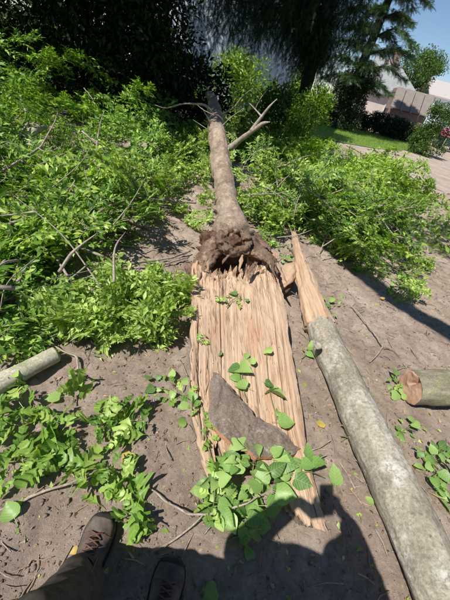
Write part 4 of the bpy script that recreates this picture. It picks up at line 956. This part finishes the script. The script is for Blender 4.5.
def vine(name, label, pts_px, leaves_px, size, meshes, seed, lift=(.02, .07), mat=M_GREENSTEM, cat='vine', stem_r=.003, up_n=.35):
    r = np.random.default_rng(seed); base = ground_at(*pts_px[0]); t = thing(name, label, cat, base)
    sp = [ground_at(*q)+[0, 0, .02] for q in pts_px]
    mb = MB(); tube(mb, [q-base for q in sp], [stem_r*1.3, stem_r, stem_r*.5], max(12, len(sp)*6), 6, .15, 20, seed)
    mb.build('stem', mat, t); S_ = spline(sp, 40)
    for (x, y) in leaves_px:
        q = ground_at(x, y)+[0, 0, r.uniform(*lift)]
        k = np.argmin(np.linalg.norm(S_-q, axis=1)); al = q-S_[k]; al[2] *= .3
        al = al/(np.linalg.norm(al)+1e-6)+np.append(r.normal(size=2)*.6, r.normal()*.15)
        s = size*r.uniform(.5, 1.3)
        put_leaf(meshes[r.integers(len(meshes))], q-norm(al)*s*.4, al, np.array([-.1, -.25, 1])+r.normal(size=3)*up_n, s, t)
    return t
def scat(poly, n, r, mind=5):
    A = np.array(poly, float); out = []; tr = 0
    while len(out) < n and tr < 9000:
        tr += 1; q = r.uniform(A.min(0), A.max(0))
        if in_poly(np.array([q]), A)[0] and all((q[0]-b[0])**2+(q[1]-b[1])**2 > mind*mind for b in out): out.append(q)
    return [tuple(o) for o in out]
vine('ivy_vine', 'thick ivy trailing over the lower end of the split wood', [(238, 392), (243, 420), (250, 445), (252, 470), (246, 500), (236, 530)],
     scat([(226, 452), (246, 446), (280, 462), (297, 470), (300, 487), (288, 503), (268, 520), (250, 540), (238, 552), (232, 530), (224, 490)], 58, rl, 5.5), .072, IVYM, 1, (.02, .14))
vine('ivy_vine', 'tangled ivy clump at the left lower edge of the split wood', [(203, 430), (210, 460), (214, 490), (210, 525)],
     scat([(196, 492), (206, 478), (222, 462), (230, 500), (228, 530), (212, 535), (198, 512)], 40, rl, 5.5), .068, LOBM[:3]+IVYM[:3], 2, (.02, .12))
vine('ivy_sprig', 'dark ivy sprig with heart shaped leaves above the bark slab', [(246, 404), (242, 388), (241, 370)], [(245, 358), (234, 371), (241, 372), (235, 380), (240, 388), (250, 366)], .082, IVYM, 3, (.02, .05), cat='sprig')
vine('ivy_sprig', 'ivy sprig hanging near the right edge of the split wood', [(279, 428), (272, 408), (268, 388), (265, 356)], [(266, 353), (269, 394), (275, 399), (277, 415), (268, 386), (283, 425)], .074, IVYM, 4, (.01, .04), cat='sprig')
vine('ivy_sprig', 'small green sprig near the torn knot on the split wood', [(226, 309), (232, 302), (240, 298)], [(216, 301), (222, 304), (228, 299), (233, 296), (240, 300), (246, 303), (236, 306), (226, 306)], .062, LOBM[:2]+IVYM[:2], 5, (.02, .05), cat='sprig')
vine('ivy_sprig', 'tiny leaf rosette on the upper left of the split wood', [(200, 346), (203, 341)], [(199, 337), (206, 338), (203, 344), (208, 344), (200, 343)], .05, LOBM, 6, (.01, .03), cat='sprig')
vine('ivy_sprig', 'single small ivy leaf in the middle of the split wood', [(219, 358), (220, 351)], [(219, 355)], .055, IVYM, 7, (.01, .02), cat='sprig')
vine('ivy_sprig', 'leafy shoots along the left edge of the split wood', [(202, 442), (205, 425), (200, 405)], [(207, 424), (211, 432), (203, 436), (205, 418), (198, 408), (213, 440), (206, 446)], .06, LOBM[:3]+IVYM[:2], 8, (.02, .06), cat='sprig')
vine('ivy_sprig', 'broad ivy leaves past the right edge of the split wood', [(296, 474), (310, 474), (324, 480)], [(311, 470), (330, 481), (303, 462)], .085, IVYM, 9, (.04, .08), cat='sprig')
vine('ivy_sprig', 'trailing green shoots on soil left of the split wood', [(150, 390), (170, 392), (196, 404)], scat([(148, 380), (172, 372), (198, 398), (195, 415), (170, 405), (150, 400)], 22, rl, 6), .052, LOBM[:2]+IVYM[:3], 10, (.01, .05), cat='sprig')
for i, (poly, n, lab) in enumerate([
    ([(0, 440), (32, 425), (60, 440), (50, 480), (20, 490), (0, 500)], 34, 'dense clump of lobed green leaves at the lower left edge'),
    ([(38, 405), (70, 412), (78, 445), (70, 470), (40, 470), (30, 440)], 26, 'lobed green leaves heaped between the soil and the thin twig'),
    ([(95, 410), (112, 405), (130, 425), (128, 448), (105, 455), (92, 440)], 22, 'bright lobed leaf sprig standing above the boot'),
    ([(122, 405), (142, 400), (150, 425), (140, 445), (125, 442)], 14, 'lobed leaf sprig beside the yellow fallen leaf'),
    ([(96, 470), (118, 462), (135, 460), (140, 480), (120, 500), (100, 495)], 16, 'lobed leaf sprig just past the toe of the boot'),
    ([(112, 500), (130, 485), (142, 500), (146, 535), (132, 545), (118, 530)], 17, 'pale green leaf sprig close beside the boot'),
    ([(0, 405), (22, 395), (40, 405), (30, 425), (0, 435)], 14, 'scattered lobed leaves below the pale log'),
    ([(60, 385), (82, 378), (90, 395), (70, 402)], 6, 'few broad leaves on soil below the low bush'),
    ([(62, 465), (92, 460), (95, 480), (78, 492)], 8, 'short lobed leaf sprig on the thin twig'),
    ([(0, 384), (14, 378), (22, 390), (8, 398)], 6, 'small leaf cluster under the pale log')]):
    c_ = np.mean(poly, 0); dd = rl.normal(size=2)*6+[8, -6]
    vine('leaf_sprig', lab, [tuple(c_-dd*2), tuple(c_), tuple(c_+dd*1.6)], scat(poly, n, rl, 5), .092, LOBM, 20+i, (.015, .09), cat='sprig', up_n=.7)
for i, (poly, n, lab) in enumerate([
    ([(405, 450), (450, 445), (450, 520), (430, 490)], 34, 'green leaf sprig beside the torn limb at the right edge'),
    ([(338, 428), (352, 424), (358, 446), (344, 450)], 9, 'small leaf sprig touching the left side of the torn limb'),
    ([(322, 298), (338, 300), (336, 320), (324, 316)], 8, 'little green sprig near the splintered tip'),
    ([(300, 346), (316, 350), (318, 362), (302, 358)], 4, 'two small leaves between the split wood and the torn limb'),
    ([(384, 376), (394, 372), (404, 402), (392, 400)], 9, 'grassy leaf tuft at the end of the short log'),
    ([(392, 420), (412, 422), (416, 440), (398, 440)], 8, 'dark green leaves on soil below the short log'),
    ([(380, 276), (415, 270), (425, 296), (395, 304)], 22, 'loose green sprig on soil right of the shadow'),
    ([(275, 250), (285, 245), (292, 262), (280, 268)], 9, 'green leaves showing behind the loose wood wedge')]):
    c_ = np.mean(poly, 0); vine('leaf_sprig', lab, [tuple(c_+[-8, 6]), tuple(c_), tuple(c_+[7, -5])], scat(poly, n, rl, 4.5), .062, LOBM[:2]+IVYM[:4], 40+i, (.01, .07), cat='sprig', up_n=.5)
for i, (x, y, me, s, lab) in enumerate([(131, 454, YELM[0], .07, 'yellow fallen leaf near the boot among lobed leaves'), (320, 428, YELM[1], .06, 'yellow green fallen leaf between split wood and torn limb'),
    (15, 519, IVYM[2], .075, 'single green leaf on bare soil at the lower left'), (60, 398, IVYM[0], .08, 'broad pale green leaf on soil below the pale log'), (180, 427, IVYM[1], .07, 'round green leaf on soil left of the split wood'),
    (319, 459, IVYM[3], .05, 'dark green leaf beside the lower right edge of the split wood'), (98, 505, LOBM[1], .09, 'large pale leaf touching the tip of the boot'), (372, 505, IVYM[4], .05, 'small green leaf in the photographer shadow'), (216, 590, IVYM[5], .06, 'green leaf in shadow at the bottom edge'),
    (383, 300, YELM[1], .05, 'small yellow leaf on soil near the shadow band'), (78, 550, YELM[0], .03, 'tiny yellow leaf on soil left of the boot'), (250, 560, IVYM[1], .06, 'green leaf lying in the shadow below the ivy')]):
    q = ground_at(x, y)+[0, 0, .012]; an = rl.uniform(0, 6.28)
    o = put_leaf(me, q, (math.cos(an), math.sin(an), 0), (rl.normal()*.2, rl.normal()*.2, 1), s, None, 'fallen_leaf'); tag(o, lab, 'leaf')

# ---------------------------------------------------------------- litter: nobody could count it
def near_pts(n, r, xr=(-2.2, 3.4), yr=(.0, 5.0)):
    x = r.uniform(*xr, n); y = yr[0]+(yr[1]-yr[0])*r.random(n)**1.5; return np.stack([x, y, ground_z(x, y)], 1)
r = np.random.default_rng(66)
bm = bmesh.new(); bmesh.ops.create_icosphere(bm, subdivisions=1, radius=1); IV = np.array([q.co[:] for q in bm.verts]); IF = np.array([[w.index for w in q.verts] for q in bm.faces]); bm.free()
mb = MB(); p = near_pts(18000, r); sc = .0025+.013*r.random(18000)**5
for k in range(6):
    sel = np.arange(18000) % 6 == k; tv = IV*(1+.3*np.random.default_rng(k).normal(size=(len(IV), 1)))*[1, .8, .6]
    inst(mb, tv, IF, basis(rdir(sel.sum(), 0, r), rdir(sel.sum(), .5, r)), p[sel]+[0, 0, .001], sc[sel])
tag(mb.build('soil_crumbs', M_SOIL), kind='stuff')
tri = np.array([(0, 0), (1, 0), (.5, .87)])-[.5, .29]
tv = np.array([(a*.05, y, b*.05) for y in (0, .5, 1) for a, b in tri]); tv[3:6, 0] += .06; tf = np.array([(i+3*k, (i+1) % 3+3*k, (i+1) % 3+3*k+3, i+3*k+3) for k in (0, 1) for i in range(3)])
def litter(name, n, tv, tf, mat, size, seed, tilt=.25, xr=(-2.2, 3.4), yr=(0, 5), lift=.004):
    r = np.random.default_rng(seed); p = near_pts(n, r, xr, yr); d = rdir(n, 0, r); d[:, 2] *= tilt; mb = MB()
    inst(mb, tv, tf, basis(norm(d), norm(np.array([0, 0, 1.])+r.normal(size=(n, 3))*.3)), p+[0, 0, lift], size[0]+(size[1]-size[0])*r.random(n)**2.5)
    return tag(mb.build(name, mat), kind='stuff')
litter('twig_litter', 3800, tv, tf, M_TWIG, (.02, .16), 1)
litter('dry_leaf_litter', 4200, LEAF_V*[1.3, 1, 1], LEAF_F, M_BROWNLEAF, (.008, .034), 2)
litter('green_leaf_litter', 2000, LEAF_V*[1.2, 1, 1], LEAF_F, M_SPROUT, (.012, .05), 3)
litter('wood_chip_litter', 240, np.array([(a, b, c) for a, b, c in ((-.12, 0, -.04), (-.05, .1, .05), (-.1, .8, -.03), (0, 1.1, .02), (.1, -.1, -.05), (.17, .05, .04), (.08, .95, -.04), (.12, .7, .06))]), np.array([(0, 1, 3, 2), (4, 6, 7, 5), (0, 4, 5, 1), (2, 3, 7, 6), (0, 2, 6, 4), (1, 5, 7, 3)]), M_WOOD2, (.008, .04), 4, .3, (-.9, 1.3), (.3, 3.2))
CH_V = np.array([(a, b, c) for a, b, c in ((-.12, 0, -.04), (-.05, .1, .05), (-.1, .8, -.03), (0, 1.1, .02), (.1, -.1, -.05), (.17, .05, .04), (.08, .95, -.04), (.12, .7, .06))]); CH_F = np.array([(0, 1, 3, 2), (4, 6, 7, 5), (0, 4, 5, 1), (2, 3, 7, 6), (0, 2, 6, 4), (1, 5, 7, 3)])
litter('sawdust', 2200, CH_V, CH_F, M_WOOD2, (.003, .014), 14, .3, (-.9, 1.4), (.2, 3.4))
litter('bark_crumbs', 2600, CH_V*[1.8, .8, 1.5], CH_F, M_BURL, (.004, .026), 15, .4, (-2.0, 2.6), (.0, 4.0))
litter('straw_litter', 1200, tv, tf, M_WOOD2, (.02, .09), 16, .2, (-2.2, 3.0), (.0, 4.5))
# strewn small leaves under the heaps, and a low green ground cover in the far parts
def strewn(name, poly_px, n, size, mat, seed, h=.12):
    r = np.random.default_rng(seed); A = np.array([P(*q) for q in poly_px])[:, :2]; p = r.uniform(A.min(0), A.max(0), (n*3, 2)); p = p[in_poly(p, A)][:n]
    k = len(p); q = np.stack([p[:, 0], p[:, 1], ground_z(p[:, 0], p[:, 1])+.01+h*r.random(k)**2], 1); d = rdir(k, .15, r); mb = MB()
    inst(mb, LEAF_V, LEAF_F, basis(d, norm(rdir(k, 1.2, r))), q, size*(.6+.7*r.random(k))); return tag(mb.build(name, mat), kind='stuff')
strewn('strewn_leaves', [(-60, 95), (100, 146), (190, 195), (125, 236), (100, 275), (70, 300), (10, 355), (-80, 340)], 6000, .07, M_BRUSH[1], 5)
strewn('strewn_leaves', [(245, 240), (240, 150), (300, 130), (400, 170), (420, 235), (370, 275), (320, 245)], 6000, .07, M_BRUSH[1], 6)
strewn('ground_cover', [(150, 140), (205, 120), (245, 118), (245, 150), (205, 190), (150, 165)], 5000, .10, M_BRUSH[1], 7, .3)
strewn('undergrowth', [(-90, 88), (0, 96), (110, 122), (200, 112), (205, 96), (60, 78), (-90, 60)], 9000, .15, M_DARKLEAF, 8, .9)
strewn('undergrowth', [(225, 120), (285, 120), (285, 108), (225, 102)], 2500, .14, M_TREE, 9, .8)
strewn('grass_tufts', [(405, 250), (440, 195), (470, 215), (450, 260)], 900, .12, M_GRASS, 10, .05)
# ---------------------------------------------------------------- the photographer, whose boot and shadow are in view
M_SKIN = plain('skin', (.50, .31, .23), .55, 0, .06, 20); M_HAIR = plain('hair', (.035, .024, .018), .6, 0, .3, 60)
M_TROUSER = plain('trouser_cloth', (.08, .068, .058), .9, 0, .3, 30, .1); M_JACKET = plain('jacket_cloth', (.05, .06, .075), .85, 0, .12, 40, .15)
M_BOOT = plain('boot_suede', (.125, .098, .082), .9, 0, .4, 28, .12); M_SOLE = plain('boot_sole', (.035, .03, .028), .85, 0, .15, 40)
M_LACE = plain('boot_lace', (.14, .07, .048), .8, 0, .2, 60); M_SEAM = plain('seam_stitch', (.20, .075, .045), .85, 0, .1, 60); M_PHONE = plain('phone_body', (.02, .02, .022), .3, 0, .05, 10, .5)
M_EYE = plain('eye', (.75, .74, .72), .2, 0, .02, 5); M_IRIS = plain('iris', (.05, .03, .02), .15, 0, .1, 20); M_LIP = plain('lip', (.42, .19, .16), .5, 0, .05, 30)
pe = thing('person', 'person standing in brown hiking boots and dark trousers taking the photo', 'person', (-.1, .15, 0))
base = np.array([-.1, .15, 0])
def T_(mb, pts, rad, n=16, seg=14, sq=None, amp=0, f=8, seed=0): tube(mb, [np.asarray(q, float)-base for q in pts], rad, n, seg, amp, f, seed, True, sq)
def E_(mb, c, rad, sub=3, rot=None):
    v, fa, d = blob((0, 0, 0), rad, sub, 0, 1, 0, rot); mb.add(v+np.asarray(c)-base, fa)
def fuse(o, vox, it=6):
    md = o.modifiers.new('fuse', 'REMESH'); md.mode = 'VOXEL'; md.voxel_size = vox; md.use_smooth_shade = True
    sm = o.modifiers.new('soften', 'SMOOTH'); sm.iterations = it; sm.factor = .5; return o
HL, KL, AL = (-.17, -.17, .90), (-.215, .03, .50), (-.232, .195, .10)
HR, KR, AR = (.01, -.19, .90), (.045, -.02, .50), (.062, .115, .10)
PEL, CH, NK, HD = (-.08, -.19, .95), (-.02, -.27, 1.28), (.04, -.31, 1.49), (.06, -.30, 1.63)
SLf, SRt = (-.17, -.27, 1.40), (.25, -.31, 1.40)
ELf, ERt = (-.25, -.16, 1.19), (.35, -.15, 1.20)
WLf, WRt = (-.105, -.045, 1.515), (.125, -.075, 1.53)
# phone behind the lens, square to the camera
ph = np.array([fw, rt, up])
pc_ = EYE - fw*.022 - rt*.0 - up*.045
def cp(a, b, c): return pc_ + rt*a + up*b - fw*c         # right, up, towards the photographer
po = thing('phone', 'phone held up at eye level by the photographer', 'phone', tuple(pc_))
def cbox(a, b, c):
    v = [cp(x, y, z)-pc_ for z in (-c[0], c[1]) for x, y in ((-a, -b), (a, -b), (a, b), (-a, b))]; mb = MB(); mb.add(v, np.array([(3, 2, 1, 0), (4, 5, 6, 7), (0, 1, 5, 4), (1, 2, 6, 5), (2, 3, 7, 6), (3, 0, 4, 7)])); return mb
ob_ = cbox(.037, .078, (.004, .004)).build('case', M_PHONE, po, False); bv = ob_.modifiers.new('bevel', 'BEVEL'); bv.width = .003; bv.segments = 2
mb = MB(); v = [cp(x, y, .0046)-pc_ for x, y in ((-.034, -.074), (.034, -.074), (.034, .074), (-.034, .074))]; v += [q+fw*.0004 for q in v]; mb.add(v, np.array([(0, 1, 2, 3), (7, 6, 5, 4)])); mb.build('screen', M_GLASS, po, False)
mb = MB(); tube(mb, [cp(0, .045, -.002)-pc_, cp(0, .045, -.008)-pc_], .008, 3, 16); mb.build('lens', M_GLASS, po)

mb = MB()                                              # one continuous body
T_(mb, [PEL, CH, NK], [.12, .14, .055], 20, 18, .72); T_(mb, [NK, (.035, -.25, 1.56), HD], [.052, .05, .06], 10)
E_(mb, HD+np.array([0, .0, .012]), (.074, .094, .112), 4); E_(mb, HD+np.array([0, .03, -.06]), (.055, .06, .055)); 
T_(mb, [HD+np.array([0, .085, .02]), HD+np.array([0, .108, -.018])], [.010, .016], 5, 10)
for s in (-1, 1): E_(mb, HD+np.array([s*.076, -.005, 0]), (.012, .02, .033)); E_(mb, HD+np.array([s*.03, .072, -.018]), (.02, .02, .02))
E_(mb, HD+np.array([0, .078, -.052]), (.022, .015, .012))
for h, k, a in ((HL, KL, AL), (HR, KR, AR)): T_(mb, [h, k, a], [.075, .05, .035], 16)
for s, e, w in ((SLf, ELf, WLf), (SRt, ERt, WRt)):
    T_(mb, [CH+np.array([0, -.03, .08]), s], [.09, .055], 8); T_(mb, [s, e], [.05, .038], 10); T_(mb, [e, w], [.04, .027], 10)
for sd, w in ((-1, WLf), (1, WRt)):                    # hands: palm, four curled fingers and a thumb on the phone's edges
    w = np.array(w); pm = cp(sd*.062, -.045, .022); T_(mb, [w, (w+pm)/2, pm, pm+up*.03], [.026, .030, .032, .026], 12, 12, .6)
    for i, (ln, yy) in enumerate(((.9, -.062), (1.0, -.040), (.97, -.018), (.8, .002))):
        T_(mb, [cp(sd*.058, yy, .024), cp(sd*.060, yy+.004, .006), cp(sd*.052, yy+.007, -.006+.001*i), cp(sd*(.052-.016*ln), yy+.008, -.0125)], [.0095, .009, .0085, .0075], 10, 8)
    T_(mb, [cp(sd*.055, -.062, .024), cp(sd*.046, -.042, .022), cp(sd*.033, -.022, .014), cp(sd*.024, -.010, .0135)], [.013, .0115, .0105, .009], 10, 8)
fuse(mb.build('body', M_SKIN, pe), .006, 3)
for s in (-1, 1):
    mb = MB(); E_(mb, HD+np.array([s*.030, .079, .012]), (.012, .010, .010)); e = mb.build('eye', M_EYE, pe)
    mb = MB(); E_(mb, HD+np.array([s*.030, .0875, .012]), (.005, .003, .005), 2); mb.build('iris', M_IRIS, e)
mb = MB(); T_(mb, [HD+np.array([-.024, .088, -.052]), HD+np.array([0, .096, -.05]), HD+np.array([.024, .088, -.052])], [.002, .006, .002], 10, 8); mb.build('mouth', M_LIP, pe)
mb = MB(); E_(mb, HD+np.array([0, -.018, .034]), (.084, .098, .105), 5)
for i in range(40):
    d = rdir(1, .5, rl)[0]; d[1] -= .35; d /= np.linalg.norm(d); E_(mb, HD+np.array([0, -.018, .034])+d*[.08, .094, .1], (.022, .026, .018), 2)
fuse(mb.build('hair', M_HAIR, pe), .006, 2)
mb = MB()                                              # jacket
T_(mb, [(-.08, -.19, .86), (-.075, -.20, 1.0), CH, (.03, -.30, 1.42), (.04, -.31, 1.50)], [.175, .168, .185, .125, .07], 30, 28, .74, .05, 9, 3)
for s, e, w in ((SLf, ELf, WLf), (SRt, ERt, WRt)):
    w2 = np.array(e)+(np.array(w)-e)*.86
    T_(mb, [CH+np.array([0, -.03, .08]), s], [.11, .082], 10, 18); T_(mb, [s, (np.array(s)+e)/2, e], [.080, .07, .062], 18, 18, None, .08, 16, 4); T_(mb, [e, (np.array(e)+w)/2, w2], [.063, .055, .045], 18, 18, None, .09, 18, 5)
fuse(mb.build('jacket', M_JACKET, pe), .010, 4)
mb = MB()                                              # trousers with bunched hems
E_(mb, (-.08, -.18, .90), (.175, .135, .12), 4)
for h, k, a, sd in ((HL, KL, AL, 5), (HR, KR, AR, 6)):
    a2 = np.array(a)+[0, -.005, .012]
    T_(mb, [h, (np.array(h)+k)/2, k, (np.array(k)+a)/2, np.array(k)+(np.array(a)-k)*.85, a2], [.115, .105, .092, .088, .082, .078], 60, 32, None, .15, 13, sd)
fuse(mb.build('trousers', M_TROUSER, pe), .008, 2)
mb = MB(); T_(mb, [np.array(KL)+[.05, .07, .0], np.array(KL)+(np.array(AL)-KL)*.5+[.04, .066, 0], np.array(AL)+[.03, .068, .05]], [.003, .003, .003], 20, 6); mb.build('seam', M_SEAM, pe)
# boots
def boot(heel, toe, z0, label):
    heel = np.array(heel, float); toe = np.array(toe, float); d = toe-heel; L = np.linalg.norm(d); d /= L; sd = np.array([d[1], -d[0], 0]); upv = np.array([0, 0, 1.])
    bt = empty('boot', (0, 0, 0)); bt.parent = pe; bt['label'] = label
    S_ = [(0, .034, .085), (.03, .043, .11), (.12, .046, .13), (.3, .047, .12), (.48, .050, .095), (.62, .056, .078), (.76, .059, .068), (.88, .054, .062), (.96, .040, .05), (1.0, .014, .024)]
    st = spline([(a*L, w, h) for a, w, h in S_], 36); a = np.linspace(0, np.pi, 22); rows = []
    for (x, w, h) in st:
        c = np.cos(a); s = np.sin(a); e = .75
        rows.append([heel-base+d*x+sd*(np.sign(cc)*abs(cc)**e*w)+upv*(z0+.026+(max(h, .01))*abs(ss)**.8) for cc, ss in zip(c, s)])
    V = np.array(rows); V += (.0022*fbm(V, 40, 3, 4))[..., None]
    mb = MB(); mb.add(V, grid_faces(22, 36)); mb.add(np.vstack([V[0], V[0].mean(0)]), np.array([(i, i+1, 22) for i in range(21)])); u_ = mb.build('upper', M_BOOT, bt)
    k0 = 28; mb = MB(); tc = V[k0:]; cm = tc.reshape(-1, 3).mean(0); mb.add(cm+(tc-cm)*1.03+[0, 0, .001], grid_faces(22, 36-k0)); mb.build('toe_cap', M_SOLE, bt)
    mb = MB(); tube(mb, V[22]+[0, 0, .001], .0016, 30, 5); mb.build('seam', M_LACE, bt)
    n = 40; so_ = []
    ang = np.linspace(0, 2*np.pi, n, endpoint=False)
    def wid(t): return np.interp(t, [q[0] for q in S_], [q[1] for q in S_])+.006
    tt = np.concatenate([np.linspace(0, 1, n//2), np.linspace(1, 0, n//2)]); sg = np.concatenate([np.ones(n//2), -np.ones(n//2)])
    ring = np.array([heel-base+d*(t*L*1.03-.006)+sd*s*wid(t)*(1 if .01 < t < .99 else .75) for t, s in zip(tt, sg)])
    mb = MB(); rg = [ring*[1, 1, 1]+[0, 0, z0-.002], ring+[0, 0, z0+.013], ring+(ring-ring.mean(0))*.012+[0, 0, z0+.016], ring+[0, 0, z0+.030]]
    c = ring.mean(0); mb.add(np.vstack(rg+[c+[0, 0, z0-.002], c+[0, 0, z0+.03]]), [grid_faces(n, 4, True), np.array([((i+1) % n, i, 4*n) for i in range(n)]), np.array([(3*n+i, 3*n+(i+1) % n, 4*n+1) for i in range(n)])]); mb.build('sole', M_SOLE, bt, False)
    mb = MB(); tube(mb, [heel-base+d*.10*L/.3*.6+upv*(z0+.10), heel-base+d*.075+upv*(z0+.15), heel-base+d*.07+upv*(z0+.19)], [.050, .052, .056], 14, 24, .04, 12, 3, False, 1.0); mb.build('collar', M_BOOT, bt)
    for i in range(5):
        x = L*(.36+.075*i); h = np.interp(x/L, [q[0] for q in S_], [q[2] for q in S_]); p_ = heel-base+d*x+upv*(z0+.030+h*.98); w = .024
        for s in (-1, 1):
            mb = MB(); wd_ = np.interp(x/L, [q[0] for q in S_], [q[1] for q in S_]); cc_ = (w/wd_)**(1/.75); zz_ = h*(1-(1-cc_*cc_)**.4); tube(mb, [p_-sd*s*w+upv*(.002-zz_), p_+d*.010+upv*.009, p_+sd*s*w+d*.020+upv*(.002-zz_-.004)], .0028, 14, 6); mb.build('lace', M_LACE, bt)
    tg = MB(); q = [heel-base+d*(L*t)+upv*(z0+.032+np.interp(t, [q[0] for q in S_], [q[2] for q in S_])) for t in (.28, .4, .55, .66)]; tube(tg, q, [.016, .018, .018, .012], 12, 10, .05, 20, 3, True, .25); tg.build('tongue', M_SOLE, bt)
zl = gz((-.28, .25))+.008; zr = gz((.06, .2))+.008
boot((-.236, .125, 0), (-.250, .425, 0), zl, 'left boot with orange brown laces'); boot((.058, .045, 0), (.072, .345, 0), zr, 'right boot in the shadow')
